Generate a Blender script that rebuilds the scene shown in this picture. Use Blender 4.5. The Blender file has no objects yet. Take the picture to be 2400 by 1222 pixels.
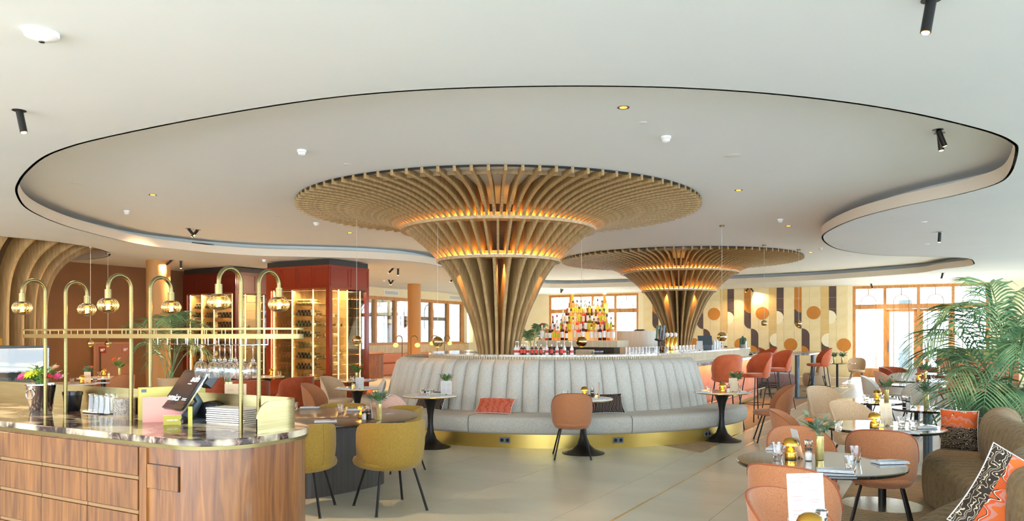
import bpy, math, random
from math import sin, cos, pi, radians, atan2, sqrt, hypot
from mathutils import Vector, Matrix
from mathutils.geometry import tessellate_polygon
random.seed(7)
SC = bpy.context.scene
COL = SC.collection
# ---------------- camera, world, sun, exposure ----------------
F, CX, HY, EYE = 1820.0, 1170.0, 785.0, 1.62     # focal length and principal point in 2400x1222 pixels, eye height
cam = bpy.data.cameras.new('camera'); camo = bpy.data.objects.new('camera', cam); COL.objects.link(camo)
camo.location = (0, 0, EYE); camo.rotation_euler = (pi/2, 0, 0)
cam.sensor_width = 36; cam.lens = 36*F/2400; cam.shift_x = (1200-CX)/2400; cam.shift_y = (HY-611)/2400
cam.clip_end = 300
SC.camera = camo
w = bpy.data.worlds.new('sky'); SC.world = w; w.use_nodes = True
wn = w.node_tree.nodes; wl = w.node_tree.links
bg = wn['Background']; bg.inputs['Strength'].default_value = 12
wtc = wn.new('ShaderNodeTexCoord'); wsep = wn.new('ShaderNodeSeparateXYZ'); wr = wn.new('ShaderNodeValToRGB')
wl.new(wtc.outputs['Generated'], wsep.inputs[0]); wl.new(wsep.outputs['Z'], wr.inputs[0]); wl.new(wr.outputs[0], bg.inputs['Color'])
wr.color_ramp.elements[0].position = 0.0; wr.color_ramp.elements[0].color = (.74, .88, 1, 1)
wr.color_ramp.elements[1].position = .6; wr.color_ramp.elements[1].color = (.55, .74, 1.0, 1)
SC.view_settings.view_transform = 'Standard'; SC.view_settings.look = 'None'
SC.view_settings.gamma = 1.0; SC.view_settings.use_curve_mapping = False
SC.view_settings.exposure = -0.2
def light(kind, name, loc, energy, color, rot=(0, 0, 0), **kw):
    l = bpy.data.lights.new(name, kind); l.energy = energy; l.color = color
    for k, v in kw.items(): setattr(l, k, v)
    o = bpy.data.objects.new(name, l); o.location = loc; o.rotation_euler = rot; COL.objects.link(o); return o
sun = light('SUN', 'sun', (20, 45, 20), 30, (1, .95, .86), angle=radians(.8))
sun.rotation_euler = Vector((-.45, -.80, -.62)).to_track_quat('-Z', 'Y').to_euler()
WARM = (1, .66, .36)
for p_ in ((-5.5, 1.5, 2.5), (-8.5, 5.5, 2.5), (-3.0, -.8, 2.6), (-11.5, 10.5, 2.4)):      # added fill lights, unseen, that warm the left part of the ceiling
    light('POINT', 'warm_fill', p_, 150, WARM, shadow_soft_size=.15)
# ---------------- building axes ----------------
U = Vector((.5, .866025, 0)); V = Vector((.866025, -.5, 0))   # the building runs 30 degrees off the view
RU, RV = radians(60), radians(-30)                            # z rotations that turn local x onto U or V
ZL, ZH = 3.52, 3.82                                           # lower and upper ceiling
def at(px, py, z):                                            # point of height z seen at a pixel
    Y = (EYE-z)*F/(py-HY); return Vector(((px-CX)/F*Y, Y, z))
def dp(px, Y, z=0): return Vector(((px-CX)/F*Y, Y, z))
def uv(u, v, z=0): return U*u+V*v+Vector((0, 0, z))
# ---------------- mesh helpers ----------------
class MB:
    def __init__(s): s.v = []; s.f = []
    def add(s, vs, fs):
        n = len(s.v); s.v += [tuple(p) for p in vs]; s.f += [tuple(i+n for i in f) for f in fs]; return s
    def box(s, c, d, rz=0, rx=0, ry=0):
        x, y, z = d[0]/2, d[1]/2, d[2]/2
        M = Matrix.Rotation(rz, 3, 'Z') @ Matrix.Rotation(ry, 3, 'Y') @ Matrix.Rotation(rx, 3, 'X')
        vs = [M @ Vector((a*x, b*y, e*z))+Vector(c) for a in (-1, 1) for b in (-1, 1) for e in (-1, 1)]
        return s.add(vs, [(0, 1, 3, 2), (4, 6, 7, 5), (0, 4, 5, 1), (2, 3, 7, 6), (0, 2, 6, 4), (1, 5, 7, 3)])
    def bx(s, x0, x1, y0, y1, z0, z1): return s.box(((x0+x1)/2, (y0+y1)/2, (z0+z1)/2), (abs(x1-x0), abs(y1-y0), abs(z1-z0)))
    def tube(s, pts, r, n=8, closed=False, caps=True):
        pts = [Vector(p) for p in pts]; m = len(pts); rr = r if isinstance(r, (list, tuple)) else [r]*m
        rings = []; prev = None
        for i, p in enumerate(pts):
            a = pts[(i-1) % m] if (closed or i > 0) else p
            b = pts[(i+1) % m] if (closed or i < m-1) else p
            t = (b-a).normalized()
            if prev is None:
                ref = Vector((0, 0, 1)) if abs(t.z) < .9 else Vector((1, 0, 0)); nx = t.cross(ref).normalized()
            else:
                nx = (prev-t*prev.dot(t)).normalized()
            ny = t.cross(nx); prev = nx
            rings.append([p+nx*rr[i]*cos(2*pi*k/n)+ny*rr[i]*sin(2*pi*k/n) for k in range(n)])
        vs = [q for g in rings for q in g]; fs = []
        for i in range(m if closed else m-1):
            j = (i+1) % m
            for k in range(n): l = (k+1) % n; fs.append((i*n+k, j*n+k, j*n+l, i*n+l))
        if caps and not closed: fs += [tuple(range(n)), tuple(range((m-1)*n, m*n))[::-1]]
        return s.add(vs, fs)
    def cyl(s, p0, p1, r0, r1=None, n=12): return s.tube([p0, p1], [r0, r0 if r1 is None else r1], n)
    def lathe(s, prof, n=24, c=(0, 0, 0), flute=0, nf=0):
        vs = []; fs = []; m = len(prof)
        for i, (r, z) in enumerate(prof):
            for k in range(n):
                a = 2*pi*k/n; q = max(r, 1e-4)*(1+flute*cos(nf*a)); vs.append((c[0]+q*cos(a), c[1]+q*sin(a), c[2]+z))
        for i in range(m-1):
            for k in range(n): l = (k+1) % n; fs.append((i*n+k, i*n+l, (i+1)*n+l, (i+1)*n+k))
        shut = tuple(prof[0]) == tuple(prof[-1])     # closed ring profile: no end caps
        if prof[0][0] > 1e-3 and not shut: fs.append(tuple(range(n))[::-1])
        if prof[-1][0] > 1e-3 and not shut: fs.append(tuple(range((m-1)*n, m*n)))
        return s.add(vs, fs)
    def prism(s, poly, z0, z1):
        n = len(poly); tri = tessellate_polygon([[Vector((p[0], p[1], 0)) for p in poly]])
        vs = [(p[0], p[1], z0) for p in poly]+[(p[0], p[1], z1) for p in poly]
        fs = [(a, b, c) for a, b, c in tri]+[(c+n, b+n, a+n) for a, b, c in tri]
        fs += [(i, (i+1) % n, (i+1) % n+n, i+n) for i in range(n)]
        return s.add(vs, fs)
    def grid(s, rows, cu=False, cv=False):
        m, n = len(rows), len(rows[0]); vs = [q for r in rows for q in r]; fs = []
        for i in range(m if cv else m-1):
            j = (i+1) % m
            for k in range(n if cu else n-1): l = (k+1) % n; fs.append((i*n+k, i*n+l, j*n+l, j*n+k))
        return s.add(vs, fs)
    def xf(s, M): s.v = [tuple(M @ Vector(p)) for p in s.v]; return s
    def ell(s, c, r, n=12, m=8):
        rows = [[(c[0]+r[0]*sin(pi*i/m)*cos(2*pi*k/n), c[1]+r[1]*sin(pi*i/m)*sin(2*pi*k/n), c[2]-r[2]*cos(pi*i/m)) for k in range(n)] for i in range(m+1)]
        return s.grid(rows, cu=True)
    def build(s, name, mat, parent=None, loc=None, rz=0, bev=0, smooth=40, kind=None):
        me = bpy.data.meshes.new(name); me.from_pydata(s.v, [], s.f); me.materials.append(mat)
        me.validate(); me.update()
        import bmesh
        bm = bmesh.new(); bm.from_mesh(me); bmesh.ops.remove_doubles(bm, verts=bm.verts, dist=1e-5)
        bmesh.ops.recalc_face_normals(bm, faces=bm.faces); bm.to_mesh(me); bm.free()
        if smooth:
            me.shade_smooth(); me.set_sharp_from_angle(angle=radians(smooth))
        o = bpy.data.objects.new(name, me); COL.objects.link(o)
        if parent is not None: o.parent = parent
        if loc is not None: o.location = loc
        if rz: o.rotation_euler = (0, 0, rz)
        if bev:
            b = o.modifiers.new('bevel', 'BEVEL'); b.width = bev; b.segments = 2; b.limit_method = 'ANGLE'
        if kind: o['kind'] = kind
        return o
def tag(o, label, cat, group=None, kind=None):
    o['label'] = label; o['category'] = cat
    if group: o['group'] = group
    if kind: o['kind'] = kind
    return o
def thing(name, label, cat, loc=(0, 0, 0), rz=0, group=None):
    o = bpy.data.objects.new(name, None); COL.objects.link(o); o.empty_display_size = .1
    o.location = loc; o.rotation_euler = (0, 0, rz); return tag(o, label, cat, group)
KIDS = {}
def kids(o): return [c for c in ALLO() if c.parent == o]
def ALLO(): return COL.objects
def proto(root):                       # remember a thing's tree so it can be copied quickly
    def tree(o): return (o, [tree(c) for c in o.children])
    KIDS[root.name] = tree(root); root['_u'] = 0; return root
def place(root, loc, rz, label, group=None, scale=None):   # the first call moves the prototype, later calls copy it
    if root['_u'] == 0: o = root; root['_u'] = 1
    else:
        def cp(node, par):
            src, ch = node; c = src.copy(); COL.objects.link(c); c.parent = par
            for k in ch: cp(k, c)
            return c
        o = cp(KIDS[root.name], None)
    o.location = loc; o.rotation_euler = (0, 0, rz); o['label'] = label
    if group: o['group'] = group
    if scale: o.scale = (scale,)*3
    return o
def recol(o, mp):                      # give a copied thing its own upholstery colour
    for c in o.children_recursive:
        if c.type == 'MESH' and c.data.materials and c.data.materials[0].name in mp:
            key = c.data.name+'_'+mp[c.data.materials[0].name].name
            me = bpy.data.meshes.get(key)
            if me is None:
                me = c.data.copy(); me.name = key; me.materials[0] = mp[c.data.materials[0].name]
            c.data = me
def cat(pts, n=6, closed=False):       # Catmull-Rom curve
    P = [Vector(p) for p in pts]; m = len(P); out = []
    for i in range(m if closed else m-1):
        g = lambda k: P[k % m] if closed else P[max(0, min(m-1, k))]
        a, b, c, d = g(i-1), g(i), g(i+1), g(i+2)
        for j in range(n):
            t = j/n; out.append(.5*((2*b)+(c-a)*t+(2*a-5*b+4*c-d)*t*t+(3*b-a-3*c+d)*t**3))
    if not closed: out.append(P[-1])
    return out
def rrect(x0, x1, y0, y1, r, n=6):
    out = []
    for cx, cy, a0 in ((x1-r, y1-r, 0), (x0+r, y1-r, pi/2), (x0+r, y0+r, pi), (x1-r, y0+r, 1.5*pi)):
        for k in range(n+1): a = a0+pi/2*k/n; out.append((cx+r*cos(a), cy+r*sin(a)))
    return out
def text(body, size, mat, parent, loc, rot, name='lettering', ext=.0006, align='LEFT', shear=0, bold=0):
    cu = bpy.data.curves.new(name, 'FONT'); cu.body = body; cu.size = size; cu.extrude = ext; cu.align_x = align; cu.shear = shear
    cu.offset = bold; cu.resolution_u = 2
    t = bpy.data.objects.new('t', cu); COL.objects.link(t)
    dg = bpy.context.evaluated_depsgraph_get(); me = bpy.data.meshes.new_from_object(t.evaluated_get(dg))
    bpy.data.objects.remove(t); me.materials.clear(); me.materials.append(mat)
    o = bpy.data.objects.new(name, me); COL.objects.link(o); o.parent = parent; o.location = loc; o.rotation_euler = rot
    return o
# ---------------- materials ----------------
def lin(c):
    if isinstance(c, str): c = [int(c[i:i+2], 16)/255 for i in (0, 2, 4)]
    return tuple((x/12.92 if x <= .04045 else ((x+.055)/1.055)**2.4) for x in c)+(1,)
MATS = {}
def mat(name, c, rough=.5, metal=0, c2=None, scale=8, stretch=(1, 1, 1), detail=4, lo=.35, hi=.65, bump=0, bscale=None, bstretch=None,
        emit=None, es=0, trans=0, ior=1.45, sheen=0, coat=0, spec=None, kind='noise', dist=0, distort=0):
    if name in MATS: return MATS[name]
    m = bpy.data.materials.new(name); m.use_nodes = True; MATS[name] = m
    N, L = m.node_tree.nodes, m.node_tree.links; b = N['Principled BSDF']
    b.inputs['Base Color'].default_value = lin(c); b.inputs['Roughness'].default_value = rough; b.inputs['Metallic'].default_value = metal
    if trans: b.inputs['Transmission Weight'].default_value = trans; b.inputs['IOR'].default_value = ior
    if sheen: b.inputs['Sheen Weight'].default_value = sheen; b.inputs['Sheen Roughness'].default_value = .4
    if coat: b.inputs['Coat Weight'].default_value = coat; b.inputs['Coat Roughness'].default_value = .08
    if spec is not None: b.inputs['Specular IOR Level'].default_value = spec
    if emit: b.inputs['Emission Color'].default_value = lin(emit); b.inputs['Emission Strength'].default_value = es
    if c2 or bump:
        tc = N.new('ShaderNodeTexCoord')
        def tex(sc, st, k):
            mp = N.new('ShaderNodeMapping'); mp.inputs['Scale'].default_value = st; L.new(tc.outputs['Object'], mp.inputs[0])
            if k == 'wave':
                t = N.new('ShaderNodeTexWave'); t.inputs['Distortion'].default_value = dist; t.inputs['Detail'].default_value = 2
                t.inputs['Scale'].default_value = sc; L.new(mp.outputs[0], t.inputs[0]); return t.outputs['Fac']
            t = N.new('ShaderNodeTexNoise'); t.inputs['Detail'].default_value = detail; t.inputs['Scale'].default_value = sc
            t.inputs['Distortion'].default_value = distort
            L.new(mp.outputs[0], t.inputs[0]); return t.outputs['Fac']
        if c2:
            r = N.new('ShaderNodeValToRGB'); r.color_ramp.elements[0].position = lo; r.color_ramp.elements[1].position = hi
            r.color_ramp.elements[0].color = lin(c); r.color_ramp.elements[1].color = lin(c2)
            L.new(tex(scale, stretch, kind), r.inputs[0]); L.new(r.outputs[0], b.inputs['Base Color'])
        if bump:
            bp = N.new('ShaderNodeBump'); bp.inputs['Strength'].default_value = bump; bp.inputs['Distance'].default_value = .01
            L.new(tex(bscale or scale, bstretch or stretch, 'noise'), bp.inputs['Height']); L.new(bp.outputs[0], b.inputs['Normal'])
    return m
def thin_glass(name, tint=(1, 1, 1), refl=.5, rough=0):
    m = bpy.data.materials.new(name); m.use_nodes = True; N, L = m.node_tree.nodes, m.node_tree.links
    N.remove(N['Principled BSDF']); t = N.new('ShaderNodeBsdfTransparent'); t.inputs[0].default_value = tuple(tint)+(1,)
    g = N.new('ShaderNodeBsdfGlossy'); g.inputs['Roughness'].default_value = rough
    fr = N.new('ShaderNodeFresnel'); fr.inputs[0].default_value = 1.5; mu = N.new('ShaderNodeMath'); mu.operation = 'MULTIPLY_ADD'
    mu.inputs[1].default_value = refl*2; mu.inputs[2].default_value = .01; L.new(fr.outputs[0], mu.inputs[0])
    mx = N.new('ShaderNodeMixShader'); L.new(mu.outputs[0], mx.inputs[0]); L.new(t.outputs[0], mx.inputs[1]); L.new(g.outputs[0], mx.inputs[2])
    L.new(mx.outputs[0], N['Material Output'].inputs[0]); MATS[name] = m; return m
def veined(name, base, vein, vein2, scale, rough=.12, lo=.0, w=.05, band=None, stretch=(1, 1, 1)):
    m = bpy.data.materials.new(name); m.use_nodes = True; MATS[name] = m
    N, L = m.node_tree.nodes, m.node_tree.links; b = N['Principled BSDF']; b.inputs['Roughness'].default_value = rough
    tc = N.new('ShaderNodeTexCoord'); mp = N.new('ShaderNodeMapping'); mp.inputs['Scale'].default_value = stretch; L.new(tc.outputs['Object'], mp.inputs[0])
    n1 = N.new('ShaderNodeTexNoise'); n1.inputs['Scale'].default_value = scale; n1.inputs['Detail'].default_value = 9
    n1.inputs['Roughness'].default_value = .62; n1.inputs['Distortion'].default_value = 1.6; L.new(mp.outputs[0], n1.inputs[0])
    s = N.new('ShaderNodeMath'); s.operation = 'SUBTRACT'; s.inputs[1].default_value = .5; L.new(n1.outputs['Fac'], s.inputs[0])
    a = N.new('ShaderNodeMath'); a.operation = 'ABSOLUTE'; L.new(s.outputs[0], a.inputs[0])
    r = N.new('ShaderNodeValToRGB'); e = r.color_ramp.elements; e[0].position = lo; e[0].color = lin(vein); e[1].position = w; e[1].color = lin(base)
    q = e.new(w*.5+lo*.5); q.color = lin(vein2); L.new(a.outputs[0], r.inputs[0])
    n2 = N.new('ShaderNodeTexNoise'); n2.inputs['Scale'].default_value = scale*.45; n2.inputs['Detail'].default_value = 3; L.new(mp.outputs[0], n2.inputs[0])
    r2 = N.new('ShaderNodeValToRGB'); r2.color_ramp.elements[0].position = .40; r2.color_ramp.elements[1].position = .52; L.new(n2.outputs['Fac'], r2.inputs[0])
    mx = N.new('ShaderNodeMixRGB'); L.new(r2.outputs[0], mx.inputs[0]); mx.inputs[1].default_value = lin(base); L.new(r.outputs[0], mx.inputs[2])
    L.new(mx.outputs[0], b.inputs['Base Color']); return m
oak = mat('oak', '9c7d50', .55, c2='b79868', scale=3, stretch=(9, 9, .8), bump=.15, bscale=30)
oak_flat = mat('oak_flat', 'b09069', .55, c2='c6a97f', scale=5, stretch=(3, 3, 3))
pale_oak = mat('pale_oak', 'cbb795', .55, c2='ded0b2', scale=4, stretch=(10, 10, .5))
frame_oak = mat('frame_oak', 'b5793f', .5, c2='c98f52', scale=4, stretch=(4, 4, 1))
plaster2 = mat('upper_ceiling_plaster', 'f3f4f3', .92)  # paler than the lower ceiling: brightness missing in the cove put into colour
plaster = mat('ceiling_plaster', 'dfe2e2', .92, c2='e3e5e4', scale=.6, bump=.08, bscale=160)
lipm = mat('lip_plaster', 'dcd0bd', .9)
chamber = mat('chamber_paint', 'd5dbd6', .9)
cream = mat('cream_wall', 'e6d7b0', .9, c2='ebddba', scale=2)
brown = mat('brown_wall', '7c5434', .75, c2='845a37', scale=1.2)
colm = mat('column_paint', 'c08a4f', .6)
redlac = mat('red_lacquer', '8a2c12', .3, coat=.3)
blackm = mat('black_metal', '1d1c1c', .38, metal=.3)
greym = mat('grey_metal', '53616a', .4, metal=.4)
blackp = mat('black_plastic', '141416', .3)
darkbr = mat('dark_bronze', '2c231b', .4, metal=.5)
brass = mat('brushed_brass', '80734d', .34, metal=1, c2='766944', scale=4, stretch=(1, 1, 30))
screenm = mat('screen_brass', 'b9ad80', .34, metal=1, c2='ada072', scale=4, stretch=(1, 1, 30))  # lighter copy of the brushed brass, sky reflection put into its colour
brass2 = mat('pale_brass', 'e0cf8c', .3, metal=.75, c2='d3c07a', scale=4, stretch=(1, 1, 30))
goldb = mat('golden_brass', 'd6a648', .25, metal=1)
brassd = mat('satin_brass', '958357', .34, metal=1)
gold = mat('polished_gold', 'e0b04e', .18, metal=1)
steel = mat('polished_steel', 'd5d5d8', .12, metal=1)
plinthm = mat('brass_plinth', 'd9b964', .3, metal=.85)
glass = mat('clear_glass', 'ffffff', .0, trans=1, ior=1.45)
amberg = mat('amber_glass', 'ffc46a', .02, trans=1, ior=1.3)
pane = thin_glass('window_glass', (.97, .98, .98), .45)
mirror_glass = thin_glass('gold_glass', (.95, .75, .4), 1.0, .02)
whitec = mat('white_ceramic', 'efece4', .3)
whitep = mat('white_plastic', 'eeeeec', .4)
linen = mat('white_linen', 'd6d8dc', .8, c2='c8ccd2', scale=30)
paper = mat('card_paper', 'c9c8c6', .7)
paperb = mat('kraft_paper', 'd9c3a0', .7)
ink = mat('printed_ink', 'b8b0ac', .7)
redink = mat('red_ink', 'c4897c', .7)
leaf = mat('leaf_green', '4f7a35', .45, c2='7fa552', scale=12)
leafd = mat('palm_green', '3d6642', .38, c2='74996b', scale=5)
leafy = mat('silver_leaf', '8aa08a', .5, c2='5c7d55', scale=14)
orangef = mat('orange_petal', 'e8672a', .6)
pinkf = mat('pink_petal', 'eaa08c', .6)
whitef = mat('white_petal', 'f0ead9', .6)
magf = mat('magenta_petal', 'c93f78', .6)
yelf = mat('yellow_bloom', 'cdd02d', .6)
salmon = mat('salmon_fabric', 'a8663a', .85, c2='b87d56', scale=120, stretch=(1, 1, 2.2), bump=.25, bscale=180, sheen=.3)
piping = mat('salmon_piping', '9c5030', .8)
pinkfab = mat('pink_fabric', 'd8a894', .85, c2='e4bba8', scale=60, bump=.2, bscale=160, sheen=.3)
beigefab = mat('beige_fabric', 'c9ab87', .85, c2='d6ba98', scale=60, bump=.2, bscale=160, sheen=.2)
greyfab = mat('pale_grey_shell', 'cfccc0', .6)
velvet = mat('coral_velvet', 'bb5224', .7, c2='c8602f', scale=9, sheen=.7)
rust = mat('rust_velvet', '9a3f18', .7, c2='a84b20', scale=12, sheen=.6)
olive = mat('mustard_fabric', '96752a', .85, c2='a68433', scale=140, stretch=(1, 1, .3), bump=.3, bscale=260, sheen=.2)
sofam = mat('olive_chenille', '75603f', .85, c2='8d7550', scale=28, bump=.3, bscale=240, sheen=.12)
pinksofa = mat('mauve_velvet', '8a665e', .75, c2='9a766c', scale=14, sheen=.6)
boucle = mat('oatmeal_fabric', 'bdb9ae', .9, c2='d3cfc6', scale=70, stretch=(1.6, 1.6, .5), bump=.3, bscale=150)
walnut = mat('walnut', '552b10', .38, c2='935d28', scale=3.2, stretch=(6.5, 6.5, .5), detail=5, distort=1.2, lo=.3, hi=.72, bump=.05, coat=.5)
rail_tan = mat('tan_rail', '8c6a45', .6)
darkwood = mat('dark_tabletop', '3a2a1c', .3, c2='4c3826', scale=3, stretch=(12, 1, 1), coat=.4)
darkped = mat('dark_pedestal', '3b342e', .4, c2='4a423a', scale=3, stretch=(10, 10, .5))
blackglass = mat('black_glass', '1b1712', .05, coat=1, spec=.8)
marble = veined('violet_marble', 'cdbfa4', '2f1d1c', '75594e', 6.5, .1, .03, .17, stretch=(1, 1.6, 1))
whitemarble = veined('white_marble', 'e6e2d8', '8f8a86', 'c4beb6', 4, .12, 0, .05)
greymarble = veined('grey_marble', 'b9b6b4', '5a5660', '8b8790', 6, .15, 0, .08)
ringled = mat('ring_led', 'ffc878', .5, emit='ffb655', es=110)
led = mat('led_strip', 'ffd08a', .5, emit='ffc980', es=55)
bulbglow = mat('filament_glow', 'ffd89a', .5, emit='ffb347', es=60)
candleglow = mat('lamp_glow', 'ffc060', .5, emit='ffa838', es=7)
spotglow = mat('spot_glow', 'ffd090', .5, emit='ffb45a', es=18)
# ---------------- room shell ----------------
def struct(o): o['kind'] = 'structure'; return o
U0, U1, V0, V1 = -7.0, 32.78, -19.8, 13.0
def uvbox(mb, u0, u1, v0, v1, z0, z1): c = uv((u0+u1)/2, (v0+v1)/2, (z0+z1)/2); return mb.box(c, (abs(v1-v0), abs(u1-u0), z1-z0), RV)
floorj = mat('floor_joint', '8f8571', .8)
tilem = mat('floor_tile', 'c3c1ae', .3, c2='d1cfbd', scale=.7, stretch=(1, 2.5, 1), detail=6, bump=.03, bscale=20)
parq = mat('parquet', 'a2896c', .5, c2='b59d7e', scale=2.2, stretch=(8, 1, 1), detail=3)
fl = struct(uvbox(MB(), U0, U1+.3, V0-.3, V1, -.2, -.004).build('floor', floorj, smooth=0))
TS = 1.2
tm = MB().bx(-TS/2+.002, TS/2-.002, -TS/2+.002, TS/2-.002, -.003, 0).build('floor_tile', tilem, fl, smooth=0)
rest = MB(); first = True; cand = []
for i in range(int((U1-U0)/TS)+1):
    for j in range(int((V1-V0)/TS)+1):
        u, v = U0+TS*(i+.5), V0+TS*(j+.5)
        if u+TS/2 > U1: continue
        p = uv(u, v); px = CX+F*p.x/p.y if p.y > 1 else 9e9
        vis = p.y > 4.5 and -150 < px < 2550
        cand.append((p.y if vis else 1e6+abs(p.y), u, v))
cand.sort()
for n, (k, u, v) in enumerate(cand):
    if n < 290:
        o = tm if n == 0 else tm.copy()
        if n: COL.objects.link(o); o.parent = fl
        o.location = uv(u, v); o.rotation_euler = (0, 0, RV)
    else: rest.box(uv(u, v, -.0015), (TS-.004, TS-.004, .003), RV)
rest.build('far_floor_tiles', tilem, fl, smooth=0, kind='stuff')
# parquet on the bar side and brass inlay lines beside it
g0, g1 = at(1620, 1118, 0), at(1980, 920, 0); gv = g0.dot(V)
pk = MB(); L1 = [uv(10.6, gv-.42), uv(31.5, gv-.42), uv(31.5, gv-3.6), uv(14.5, gv-3.6), uv(11.8, gv-2.2)]
pk.prism([(p.x, p.y) for p in L1], 0, .003); pk.build('parquet', parq, fl, smooth=0)
for k, (dv, a, b) in enumerate(((0, -3, 31.5), (-.4, 10.6, 31.5))):
    uvbox(MB(), a, b, gv+dv-.007, gv+dv+.007, 0, .0045).build('inlay_line', gold, fl, smooth=0)
# outside: terrace and a pale building opposite, seen through the panes
outm = mat('terrace', 'd8d6d0', .9); outb = mat('outside_render', 'e9e6df', .9)
struct(uvbox(MB(), U1+.3, U1+40, V0-40, V1+20, -.25, -.05).build('floor_terrace', outm, smooth=0))
struct(uvbox(MB(), -5, U1+.3, V0-40, V0-6.8, -.3, -.05).build('floor_garden', mat('lawn', '8fa27a', .9), smooth=0))
# ceilings
def smoothpoly(px, z, n=5): return [Vector((p.x, p.y)) for p in cat([at(a, b, z) for a, b in px], n, True)]
OUT = smoothpoly([(42, 452), (47, 428), (66, 402), (105, 370), (160, 347), (238, 326), (400, 292), (600, 256), (800, 228), (1000, 212), (1200, 205), (1400, 203.5),
    (1600, 208), (1800, 221), (1979, 241), (2110, 262), (2214, 284), (2320, 312), (2368, 334), (2379, 355), (2363, 407), (2330, 432), (2250, 455), (2180, 470),
    (2100, 487), (2010, 511), (1950, 536), (1925, 557), (1948, 579), (1990, 590), (2065, 599), (2180, 602), (2262, 606), (2280, 614), (2272, 623), (2200, 632),
    (2150, 640), (2000, 651), (1900, 657), (1705, 665), (1500, 671), (1290, 675), (1180, 661), (1100, 642), (1000, 618), (870, 607), (700, 602), (612, 600),
    (500, 593), (450, 588), (368, 579), (304, 568), (232, 551), (160, 531), (100, 508), (60, 484)], ZL, 4)
def offset(P, d):
    n = len(P); out = []; area = sum(P[i].x*P[(i+1) % n].y-P[(i+1) % n].x*P[i].y for i in range(n))
    sg = 1 if area > 0 else -1
    for i in range(n):
        t = (P[(i+2) % n]-P[(i-2) % n]); t.normalize(); out.append(P[i]+Vector((t.y, -t.x))*d*sg)
    return out
C3 = Vector((-11.9, 17.0, 0)); HR = 3.0
hole3 = [Vector((C3.x+HR*cos(2*pi*k/48), C3.y+HR*sin(2*pi*k/48))) for k in range(48)]
def plate(name, outer, holes, z, m, th=0):
    from mathutils.geometry import delaunay_2d_cdt
    vs = []; fs = []
    for l in [outer]+holes:
        n0 = len(vs); vs += [Vector((p.x, p.y)) for p in l]; fs.append(list(range(n0, len(vs))))
    ed = [(f[i], f[(i+1) % len(f)]) for f in fs for i in range(len(f))]
    V_, E_, F_, *_r = delaunay_2d_cdt(vs, ed, [], 0, 1e-5)
    def inside(p, l):
        c = False; n = len(l)
        for i in range(n):
            a, b2 = l[i], l[i-1]
            if (a.y > p.y) != (b2.y > p.y) and p.x < (b2.x-a.x)*(p.y-a.y)/(b2.y-a.y)+a.x: c = not c
        return c
    keep = []
    for f in F_:
        c = sum((V_[i] for i in f), Vector((0, 0)))/len(f)
        if inside(c, outer) and not any(inside(c, h) for h in holes): keep.append(tuple(f))
    b = MB(); b.add([(p.x, p.y, z) for p in V_], keep)
    return b.build(name, m, smooth=0)
corners = [uv(U0, V0-.3), uv(U1+.3, V0-.3), uv(U1+.3, V1), uv(U0, V1)]
corners = [Vector((p.x, p.y)) for p in corners]
ceil = struct(plate('ceiling', corners, [OUT, hole3], ZL, plaster))
CH = offset(OUT, .42)
upz = struct(plate('ceiling_upper', corners, [], ZH, plaster2))
roof = struct(uvbox(MB(), U0, U1+.3, V0-.3, V1, ZH+.12, ZH+.3).build('ceiling_roof', plaster, smooth=0))
def ring_wall(name, P, Q, z0, z1, m, parent=None, close=True):
    # vertical band between loop P (inner face) and Q (outer face)
    n = len(P); rows = [[(p.x, p.y, z0) for p in P], [(p.x, p.y, z1) for p in P], [(p.x, p.y, z1) for p in Q], [(p.x, p.y, z0) for p in Q]]
    return MB().grid(rows, cu=True, cv=True).build(name, m, parent, smooth=30)
struct(ring_wall('trim_1', OUT, offset(OUT, .03), ZL-.0, ZL+.175, lipm))
struct(ring_wall('trim_2', CH, offset(CH, .05), ZL+.005, ZH, chamber))
struct(ring_wall('trim_3', hole3, [Vector((C3.x+(HR+.04)*cos(2*pi*k/48), C3.y+(HR+.04)*sin(2*pi*k/48))) for k in range(48)], ZL, ZH, lipm))
# ---- far wall (runs along V), local x along V from W0, local y outward ----
W0 = Vector((9.1, 32.6, 0))
def tof(px): k = (px-CX)/F; return (k*32.6-9.1)/(.866025+.5*k)
fw = struct(MB().bx(-11.5, tof(1286), 0, .3, 0, ZL).bx(tof(1496), tof(1998), 0, .3, 0, ZL).bx(tof(2319), 16, 0, .3, 0, ZL)
    .bx(tof(1286), tof(1496), 0, .3, 3.47, ZL).bx(tof(1998), tof(2319), 0, .3, 3.49, ZL).bx(tof(1286), tof(1496), 0, .3, 0, .3).build('wall_far', cream, loc=W0, rz=RV, smooth=0))
def arch_pts(cx, w, z_top, z_bot, n=10):
    r = w/2; zc = z_top-r
    return [(cx-r, 0, z_bot)]+[(cx-r*cos(pi*k/n), 0, zc+r*sin(pi*k/n)) for k in range(n+1)]+[(cx+r, 0, z_bot)]
hoop = mat('brass_hoop', 'a9793c', .45, metal=.6)
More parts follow.
